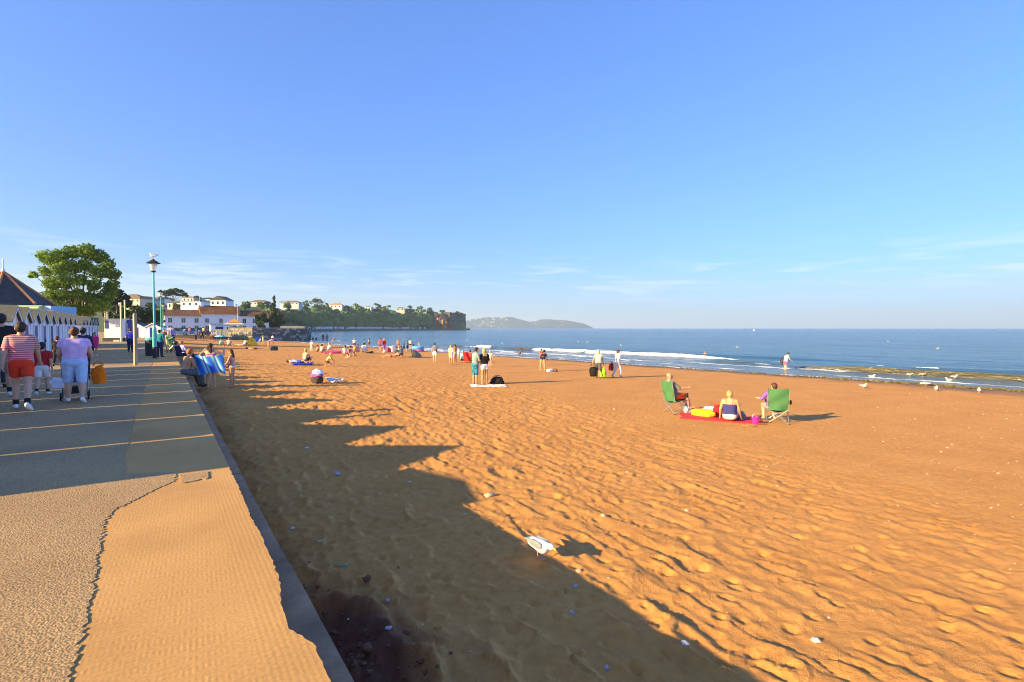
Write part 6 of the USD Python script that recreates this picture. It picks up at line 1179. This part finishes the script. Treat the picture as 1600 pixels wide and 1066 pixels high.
# bathers in the water
def wader(label, px, py, H, phi, sink=.3, **k):
    p = onz(px, py, SEA_Z); k.setdefault('lod', 0); return person(label, (p[0], p[1], SEA_Z - sink), face(p, phi), H, k.pop('pz', 'stand'), **k), p
wader('swimmer with only head and shoulders above the breaking wave', 1101.5, 555, 1.6, 30, 1.15, top=None, bikini=(.3, .1, .05), hair=('short', 'ginger'), lod=1)
far = [  # label, px, py, hpx, phi, pose, top, bottom, hair, H
 ('person in a cream top and pale trousers standing left of the sitting group', 487, 550, 18, 30, 'stand', ((.62, .58, .42), .8, .02), ('trousers', (.5, .5, .36), 1.8), ('short', 'grey'), None),
 ('child sitting in a brown top right of the person in cream', 495, 551, 0, 60, 'sitground', ((.40, .22, .12), .8, .02), ('shorts', (.2, .12, .08), .6), ('short', 'brown'), 1.3),
 ('person in a pink top sitting at the left of the lilo group', 502, 553, 0, 40, 'sitground', ((.65, .35, .36), .6, .02), ('shorts', (.5, .1, .1), .6), ('short', 'brown'), 1.6),
 ('person in a white shirt sitting behind the pink lilo', 513, 549, 0, 80, 'sitground', ((.75, .74, .72), .8, .02), ('shorts', (.1, .3, .15), .6), ('short', 'blond'), 1.65),
 ('bather in a red swimsuit paddling, leftmost of the far row', 505, 534, 13, 10, 'stand', ((.45, .1, .08), -1, 0), ('shorts', (.4, .1, .1), .2), ('short', 'blond'), None),
 ('bather in pink paddling, second of the far row', 511, 535, 13, 20, 'stand', ((.62, .22, .24), -1, 0), ('shorts', (.5, .2, .2), .2), ('short', 'brown'), None),
 ('bather bending at the foam, third of the far row', 519.5, 536, 12, 60, 'bend', ((.5, .24, .18), .4, 0), ('shorts', (.3, .1, .1), .3), ('short', 'brown'), 1.5),
 ('dark haired person in white sitting right of the pink lilo', 540, 556, 0, -20, 'sitground', ((.62, .58, .56), .6, .02), ('shorts', (.2, .12, .1), .6), ('short', 'black'), 1.65),
 ('dark haired person in grey sitting beside the one in white', 546.5, 557, 0, 60, 'sitground', ((.32, .26, .24), .6, .02), ('shorts', (.55, .5, .42), .6), ('short', 'brown'), 1.6),
 ('tanned person in a red suit kneeling nearest of the small middle group', 543, 560, 0, 140, 'kneel', ((.42, .06, .05), -1, 0), ('shorts', (.2, .05, .05), .3), ('short', 'brown'), 1.55),
 ('person in white top and black shorts left of the two dark haired friends', 553.5, 545, 16, 10, 'stand', ((.72, .68, .64), .5, .02), ('shorts', (.05, .05, .09), .6), ('short', 'blond'), None),
 ('child in orange shorts digging in front of the standing person in white', 553, 552, 11, 30, 'crouch', ((.62, .30, .1), .3, 0), ('shorts', (.55, .25, .06), .6), ('short', 'ginger'), 1.25),
 ('left of two dark haired friends standing at the water edge', 570, 543.5, 14, 60, 'phone', ((.70, .66, .62), .4, .02), ('shorts', (.03, .03, .05), .35), ('short', 'black'), None),
 ('right of two dark haired friends, in a black swimsuit', 577, 543, 14.5, -40, 'stand', ((.66, .62, .6), .4, .0), ('shorts', (.02, .02, .02), .4), ('long', 'black'), None),
 ('person in a pink top sitting at the left of the middle group', 560, 552, 0, -40, 'sitground', ((.62, .34, .36), .8, .02), ('shorts', (.5, .3, .3), .6), ('short', 'brown'), 1.65),
 ('person wrapped in white sitting tall in the middle group', 568, 552, 0, 30, 'sitground', ((.76, .74, .70), 1.6, .03), ('shorts', (.7, .68, .64), .9), ('short', 'black'), 1.85),
 ('person in dark clothes lying down at the right of the middle group', 578, 553, 0, 95, 'lie', ((.06, .05, .05), .8, .02), ('shorts', (.03, .03, .04), .8), ('short', 'brown'), 1.65),
 ('bare legged person in dark red, left of the red pair', 594, 549, 21, 40, 'stand', ((.38, .05, .08), .7, .02), ('shorts', (.16, .05, .12), .7), ('short', 'auburn'), None),
 ('person in a scarlet top and pink skirt at the right of the red pair', 600.5, 549, 20, -30, 'stand', ((.72, .03, .03), .8, .02), ('trousers', (.66, .12, .38), 1.3), ('short', 'blond'), None),
 ('person in a coral top standing with back turned near the foam', 622, 546, 15.5, 15, 'stand', ((.70, .16, .10), .7, .02), ('shorts', (.25, .1, .16), .5), ('short', 'blond'), None),
 ('left of two people in dark blue wetsuits', 631, 549, 14, 20, 'stand', ((.02, .08, .2), .6, .02), ('trousers', (.015, .03, .07), 1.1), ('short', 'brown'), None),
 ('right of two people in dark blue wetsuits', 636.5, 549, 16, -30, 'stand', ((.05, .26, .34), .6, .02), ('trousers', (.02, .04, .1), 1.1), ('short', 'brown'), None),
 ('slim person in a cream top right of the wetsuits', 641, 546, 16, 20, 'stand', ((.60, .56, .4), .3, .02), ('shorts', (.03, .03, .04), .4), ('short', 'black'), None),
 ('person in black and white sitting at the left of the dark group', 618, 558, 0, 100, 'sitground', ((.08, .07, .07), .8, .02), ('shorts', (.6, .58, .55), .7), ('short', 'black'), 1.65),
 ('person in a white vest sitting second in the dark group', 623, 558, 0, 20, 'sitground', ((.70, .68, .64), -1, .02), ('shorts', (.1, .08, .08), .6), ('short', 'blond'), 1.7),
 ('person in a brown top sitting third in the dark group', 627.5, 557, 0, -30, 'sitground', ((.26, .14, .09), .6, .02), ('shorts', (.2, .05, .05), .6), ('short', 'brown'), 1.7),
 ('tanned person lying out at the front left of the dark group', 612, 559.5, 0, -85, 'lie', ((.5, .2, .12), -1, 0), ('shorts', (.1, .05, .05), .3), ('short', 'auburn'), 1.6),
 ('tall person in a patterned shirt and white shorts standing alone', 679.5, 566.5, 31, 15, 'stand', ((.16, .15, .22), .7, .03), ('shorts', (.72, .71, .66), .75), ('short', 'black'), None),
 ('woman wrapped in a cream towel robe standing by the shirtless man', 704.5, 567.5, 28, 20, 'stand', ((.72, .62, .42), 1.2, .04), ('trousers', (.74, .66, .5), 1.0), ('long', 'blond'), None),
 ('shirtless tanned man with dark hair right of the cream robe', 711, 567, 29, -30, 'phone', None, ('shorts', (.62, .46, .36), .9), ('short', 'black'), None),
 ('child in a white top beside the shirtless man', 716, 560, 16, 20, 'stand', ((.72, .72, .76), .6, .02), ('shorts', (.6, .6, .66), .6), ('short', 'blond'), None),
 ('person in a red top sitting low in the red beach chair', 733.5, 565, 0, 40, 'sitground', ((.62, .05, .04), .7, .02), ('shorts', (.4, .05, .05), .6), ('short', 'brown'), 1.6),
 ('person sitting under a green and white towel left of the red one', 722, 566, 0, 30, 'sitground', ((.55, .66, .60), 1.2, .03), ('shorts', (.12, .08, .07), .7), ('short', 'grey'), 1.65),
 ('shirtless sunbather sitting upright on the blue airbed', 476, 569.5, 0, 40, 'sitground', None, ('shorts', (.05, .04, .05), .8), ('short', 'blond'), 1.7),
 ('dark haired sunbather lying back at the head of the blue airbed', 466, 570, 0, 110, 'lie', ((.38, .5, .72), .6, .02), ('shorts', (.05, .08, .4), .6), ('short', 'black'), 1.6),
 ('child in a yellow top crouching and digging in the sand', 510.5, 572.5, 0, 100, 'kneel', ((.72, .55, .14), .7, .02), ('shorts', (.12, .05, .03), .6), ('short', 'blond'), 1.25),
 ('sunbather with a tan lying on the sand near the wall shadow', 397, 547.5, 0, 90, 'lie', None, ('shorts', (.05, .03, .03), .6), ('short', 'brown'), 1.65),
 ('person in teal lying beneath a small sunshade near the crowd', 344, 540.5, 0, 80, 'sitground', ((.12, .46, .42), .8, .02), ('shorts', (.1, .3, .2), .6), ('short', 'black'), 1.6),
 ('person with a broad bare back sitting left of the lying pair', 357.5, 541, 0, 10, 'sitground', ((.66, .54, .42), .3, .02), ('shorts', (.3, .2, .15), .6), ('short', 'blond'), 1.7),
 ('person lying flat with pale legs, left of the pair near the yellow tent', 375, 541.5, 0, -80, 'lie', ((.6, .5, .44), .5, .02), ('shorts', (.6, .55, .5), .5), ('short', 'brown'), 1.65),
 ('person sitting up in white, right of the pair near the yellow tent', 382, 541, 0, 60, 'sitground', ((.72, .66, .6), .5, .02), ('shorts', (.12, .06, .05), .6), ('short', 'black'), 1.6),
 ('child in green playing right of the blue tent', 405, 537, 0, 60, 'crouch', ((.32, .5, .2), .6, .02), ('shorts', (.2, .3, .15), .6), ('short', 'blond'), 1.3),
 ('child in cream running right of the blue tent', 411, 537, 13, 100, 'walk', ((.7, .62, .36), .6, .02), ('shorts', (.66, .6, .4), .6), ('short', 'blond'), None),
 ('bather bending forward alone on the open sand', 420, 543.5, 0, 60, 'bend', ((.6, .4, .36), .4, .02), ('shorts', (.3, .16, .2), .4), ('short', 'brown'), 1.5),
 ('person in white standing by the dark harbour wall', 426, 535, 11, 20, 'stand', ((.76, .75, .72), .8, .04), ('trousers', (.5, .42, .36), 1.8), ('short', 'grey'), None)]
for i, (lab, px, py, hp, phi, pz, top, bot, hr, H) in enumerate(far):
    lod = 1 if px > 590 or hp > 20 or 400 > px > 460 else 0
    who(lab, px, py, hp, phi, pz, H, top=top, bottom=bot, hair=hr, lod=lod, skin=SKIN2 if i % 3 else SKIN, child=None)
(_, pr_) = wader('child sitting in the water behind the blue and pink ring', 655, 541, 1.2, 20, .25, pz='stand', top=((.2, .12, .3), .4, 0), hair=('short', 'brown'))
for px, py, lab in ((645.5, 543, 'dark wet head of a bather left of the blue and pink ring'), (489, 531, 'far bather in navy wading beside the harbour wall end'), (494, 531.5, 'far bather in red wading right of the navy one')):
    wader(lab, px, py, 1.55, 20, .75, top=((.05, .04, .12), .4, 0), hair=('short', 'black'))
e = onsand(653, 549.5); t = thing('inflatable', 'round blue and pink inflatable ring at the water edge', 'inflatable', e, .3)
for k, (zz, c) in enumerate(((.2, (.66, .12, .40)), (.52, (.12, .36, .78)))): obj('tube_ring', T(trimesh.creation.torus(.62, .2, 32, 14), loc=(0, 0, zz)), C(c, .4), t, smooth=60)
e = onsand(521.5, 552); inflatable_boat('bright pink inflatable lilo boat on the sand beside the sitting group', e, face(e, 84), 1.95, .95, (.75, .06, .30))
e = onsand(472, 571); airbed('blue airbed on the sand with two sunbathers on it', e, face(e, 85), 1.0, .62, (.02, .05, .50))
e = onsand(607, 550.5); bag('red beach bag between the red pair and the coral top', e, .4, (.75, .5, .62), (.55, .06, .09), 21)
e = onsand(612.5, 550); t = thing('beach_bucket', 'large white bucket beside the red beach bag', 'bucket', e); obj('pail', lathe([(0, 0), (.26, 0), (.33, .72), (.30, .72), (.24, .03), (0, .03)], 20), whitesh, t)
e = onsand(601.5, 551); bag('grey and white bag at the feet of the scarlet top', e, .2, (.55, .4, .3), (.55, .56, .6), 22, False)
e = onsand(640.5, 558.5); tent('low olive green windbreak tent at the right of the dark group', e, face(e, 100), (2.2, .85), (.16, .15, .09))
e = onsand(733, 566.5); t = thing('beach_chair', 'low red cloth beach chair left of the boy in board shorts', 'beach chair', e, face(e, 30)); obj('backrest', sheet(lambda s, q: ((s - .5) * .6, -.25 - .25 * q, .1 + .75 * q), 6, 6, .02), C((.6, .03, .03)), t); obj('seat', sheet(lambda s, q: ((s - .5) * .6, -.25 + .5 * q, .12 + .04 * q), 6, 6, .02), C((.6, .03, .03)), t)
for s in (-1, 1): obj('leg', tube((s * .3, -.5, .86), (s * .3, -.2, 0), .012), steel, t); obj('leg', tube((s * .3, .25, .17), (s * .3, .2, 0), .012), steel, t)
e = onsand(495.5, 598.5); t = thing('rucksack', 'dark rucksack topped with a purple and white towel, alone on the sand', 'rucksack', e, face(e, 70)); obj('body', lumpy((.28, .22, .25), 31, .16), M('rucksack_brown', (.05, .035, .03), .8), t, smooth=60); obj('towel', T(lumpy((.30, .22, .12), 32, .22), loc=(.0, 0, .26)), C((.40, .10, .52)), t, smooth=60); obj('towel', T(lumpy((.27, .2, .10), 33, .24), loc=(.05, 0, .40), ry=.2), C((.76, .72, .78)), t, smooth=60, label='white towel on top of the rucksack')
e = onsand(522, 598.5); spread('crumpled white and blue towel lying right of the rucksack', e, 1.0, .5, (.60, .64, .68), face(e, 75), amp=.16)
e = onsand(428, 547.8); bag('dark bag with a pale top lying alone on the far sand', e, .2, (1.0, .6, .45), (.05, .06, .06), 23, False)
e = onsand(393, 540.5); tent('small bright yellow beach tent below the harbour wall', e, face(e, 170), (1.5, 1.25), (.80, .46, .02))
e = onsand(401.5, 534); tent('blue beach tent right of the yellow one', e, face(e, 200), (2.0, .95), (.10, .20, .55))
e = onsand(344, 537); t = thing('sunshade', 'small teal beach sunshade near the crowd', 'sunshade', e); obj('pole', tube((0, 0, -.1), (0, 0, 1.25), .015), steel, t); obj('canopy', lathe([(0, 1.3), (.3, 1.24), (.6, 1.1), (.75, .98), (.73, .97), (.58, 1.08), (.28, 1.22), (0, 1.28)], 10), C((.20, .55, .50)), t)

# ---------------------------------------------------------------- gulls
e = onsand(843, 873); gull('nearest gull, white, pecking at the sand by the shadow edge', e - [0, 0, .004], face(e, 138), .84, 'low')
e = LAMP; gull('gull perched on the hood of the tall street lamp', (e[0], e[1], 5.275), .9, .9, 'stand')
for px, py, phi, pz, lab, yg, sc in ((1349, 607, 120, 'stand', 'white gull standing alone on dry sand, leftmost of the shore gulls', False, .8), (1362.5, 592.5, 100, 'stand', 'gull with grey back by the water, behind the leftmost one', False, .8), (1421, 592, 60, 'low', 'gull crouched in the wash near the middle of the shore gulls', False, .8), (1441, 592.5, 80, 'low', 'brown young gull in the seaweed right of the crouched one', True, .78),
                                (1447, 603, -80, 'peck', 'white gull pecking with its wings raised on the seaweed line', False, .8), (1462, 611, 160, 'stand', 'gull on the sand nearest the camera in the right hand group', False, .8), (1482, 599, -60, 'stand', 'gull facing left in the shallows of the right hand group', False, .8), (1491, 596, 70, 'stand', 'gull facing right in the shallows of the right hand group', False, .8), (1529.5, 614, 175, 'stand', 'white gull facing the camera, rightmost on the beach', False, .8)):
    e = onsand(px, py); gull(lab, (e[0], e[1], max(e[2], SEA_Z - .03)), face(e, phi), sc, pz, young=yg)
for px, py, lab in ((903, 534.5, 'gull floating on the sea left of a floating pair'), (918, 535, 'gull floating on the sea right of a floating pair'), (970, 540, 'gull floating beyond the walker in white'), (1152, 543, 'gull floating beyond the broken wave'), (730, 532, 'gull floating off the headland end'), (1388, 534, 'gull resting far out on the right hand sea'), (1465, 545, 'gull resting on the sea above the right hand gulls'), (785, 537, 'gull floating beyond the small breaker')):
    e = onz(px, py, SEA_Z); gull(lab, (e[0], e[1], SEA_Z + .02), face(e, 90 if px % 2 else -80), .85, 'stand', floating=True)
e = onz(1178, 517.2, SEA_Z); t = thing('buoy', 'white buoy far out near the horizon', 'buoy', (e[0], e[1], SEA_Z)); obj('float', T(lathe([(0, -.6), (.9, -.3), (1.1, .3), (.8, .9), (.2, 1.3), (0, 1.3)], 16)), white, t, smooth=50); obj('top_mark', T(trimesh.creation.icosphere(1, .3), loc=(0, 0, 1.6)), white, t)

# ---------------------------------------------------------------- seaweed, litter, stones, clods
r = np.random.default_rng(404)
wv, wf_, off = [], [], 0
n_ = 3400; V0 = r.uniform(-6, 42, n_); U0 = water_u(V0) - .35 + r.normal(0, .42, n_) + .5 * fb(0 * V0, V0, 6, 310, 3)
keep_ = r.random(n_) < .25 + 1.5 * sstep(22, 2, V0); U0, V0 = U0[keep_], V0[keep_]; ZB = np.maximum(sand_base(U0, V0), SEA_Z - .02)
for u0, v0, zb in zip(U0, V0, ZB):
    s = r.uniform(.05, .22); a = r.uniform(0, 6.28); b = np.array([math.cos(a), math.sin(a), 0]); c = np.array([-b[1], b[0], 0]); o = np.array([u0, v0, zb])
    pts = np.array([o - b * s, o + c * s * .35 + [0, 0, r.uniform(.02, .07)], o + b * s, o - c * s * .35 + [0, 0, r.uniform(.01, .05)], o + [0, 0, r.uniform(.05, .10)]])
    wv.append(pts); wf_.append(np.array([[0, 3, 4], [3, 2, 4], [2, 1, 4], [1, 0, 4]]) + off); off += 5
obj('seaweed', (np.vstack(wv), np.vstack(wf_)), M('seaweed_look', (.12, .095, .03), .7, .5, 3), None, kind='stuff', label='olive brown line of seaweed left along the water edge')
litm = [M('litter_white', (.5, .5, .5), .7, .1), M('litter_lilac', (.36, .32, .36), .7, .1), M('litter_green', (.2, .3, .2), .7, .1)]
for px, py, c, s, lab in ((527, 742, 1, .13, 'crumpled lilac paper scrap in the middle of the shaded sand'), (479, 701, 0, .10, 'crumpled white wrapper high in the shaded sand'), (640, 753, 0, .06, 'small white scrap near the tip of the shadow'), (606, 939, 1, .05, 'bluish scrap on the rim of the dug hole'), (607, 982, 1, .06, 'pale blue scrap on the lump inside the dug hole'), (899, 917, 1, .06, 'lilac scrap on the shadow edge right of the near gull'), (893, 957, 1, .05, 'small bluish scrap in the shade below the near gull'),
                           (500, 846, 0, .04, 'tiny white fleck near the wall in the shade'), (457, 826, 0, .07, 'pale wrapper near the foot of the wall'), (1070, 1005, 0, .07, 'bent white scrap beside the long shadow edge'), (1275, 1002, 0, .08, 'flat white scrap on the rippled sand at bottom right'), (497, 641, 0, .09, 'pale wrapper on a sunlit ripple among the hut shadows'), (420, 633, 1, .07, 'lilac wrapper in the shade left of the hut shadows'), (538, 884, 2, .07, 'dark green strap half buried in the shade'), (948, 1044, 1, .05, 'blue bottle top in the shade at the bottom')):
    e = onsand(px, py); r_ = rand('lit', px); tag(obj('paper_scrap', T(lumpy((s * .5, s * .36, s * .2), px, .5, 2), loc=e - [0, 0, .004], rz=r_.uniform(0, 6)), litm[c]), lab, 'litter')
stm = [M('beach_stone_grey', (.33, .29, .25), .8, .2, 20), M('beach_stone_buff', (.46, .33, .2), .8, .2, 20)]
for px, py, s, lab in ((765, 776, .085, 'largest pale stone on the sand beyond the shadow tip'), (943, 806, .04, 'small stone far right of the largest stone'), (905, 893, .035, 'small stone just right of the near gull'), (1073, 798, .035, 'small stone in the middle of the sunlit sand'), (1215, 760, .03, 'small stone where the sand turns smooth'), (980, 738, .035, 'pale stone between the pair and the near gull'), (1480, 700, .03, 'flat shell in the smooth sand at the right'), (1560, 740, .03, 'pale shell near the right edge of the smooth sand'), (1380, 690, .03, 'white shell right of the camping chairs'), (1430, 655, .03, 'shell on the smooth sand below the gulls'), (960, 640, .05, 'stone left of the bald man on the dimpled sand'), (725, 805, .035, 'stone close by the shadow boundary')):
    e = onsand(px, py); r_ = rand('st', px); tag(obj('stone', T(lumpy((s, s * .8, s * .6), px, .35, 2), loc=e - [0, 0, .01], rz=r_.uniform(0, 6)), stm[px % 2], smooth=50), lab, 'stone')
fv_, ff_, off = [], [], 0
r = np.random.default_rng(66)
for i in range(1500):
    v0 = 1.5 + 34 * r.random() ** 1.6; u0 = r.uniform(1.0, 30); s = r.uniform(.006, .016) * (1.8 if r.random() < .12 else 1)
    if u0 > water_u(v0) - 1: continue
    if u0 < 8 and r.random() < .55: continue
    m = lumpy((s, s * .75, s * .4), i, .5, 0, False); a = r.uniform(0, 6.28); V = m.vertices @ np.array([[math.cos(a), math.sin(a), 0], [-math.sin(a), math.cos(a), 0], [0, 0, 1]]) + [u0, v0, sand_z(u0, v0) - s * .1]
    fv_.append(V); ff_.append(m.faces + off); off += len(V)
obj('shell_fragments', (np.vstack(fv_), np.vstack(ff_)), M('shell_look', (.52, .44, .36), .7, .5, 1.3), None, kind='stuff', label='tiny pale shell fragments and pebbles strewn over the sand')
clm = M('damp_clod', (.17, .075, .042), .95, .3, 12, .004, 60)
cv_, cf_, off = [], [], 0
r = np.random.default_rng(55)
for i in range(150):
    u0 = .82 + abs(r.normal(0, .42)); v0 = r.normal(4.1, .75); s = r.uniform(.008, .030) * (1 if r.random() < .93 else 2.0)
    m = lumpy((s, s * .9, s * .7), i, .5, 1, False); m.apply_translation([u0, v0, sand_z(u0, v0) - s * .35]); cv_.append(m.vertices); cf_.append(m.faces + off); off += len(m.vertices)
obj('sand_clods', (np.vstack(cv_), np.vstack(cf_)), clm, None, kind='stuff', label='clods of damp red sand thrown up around the dug hole')
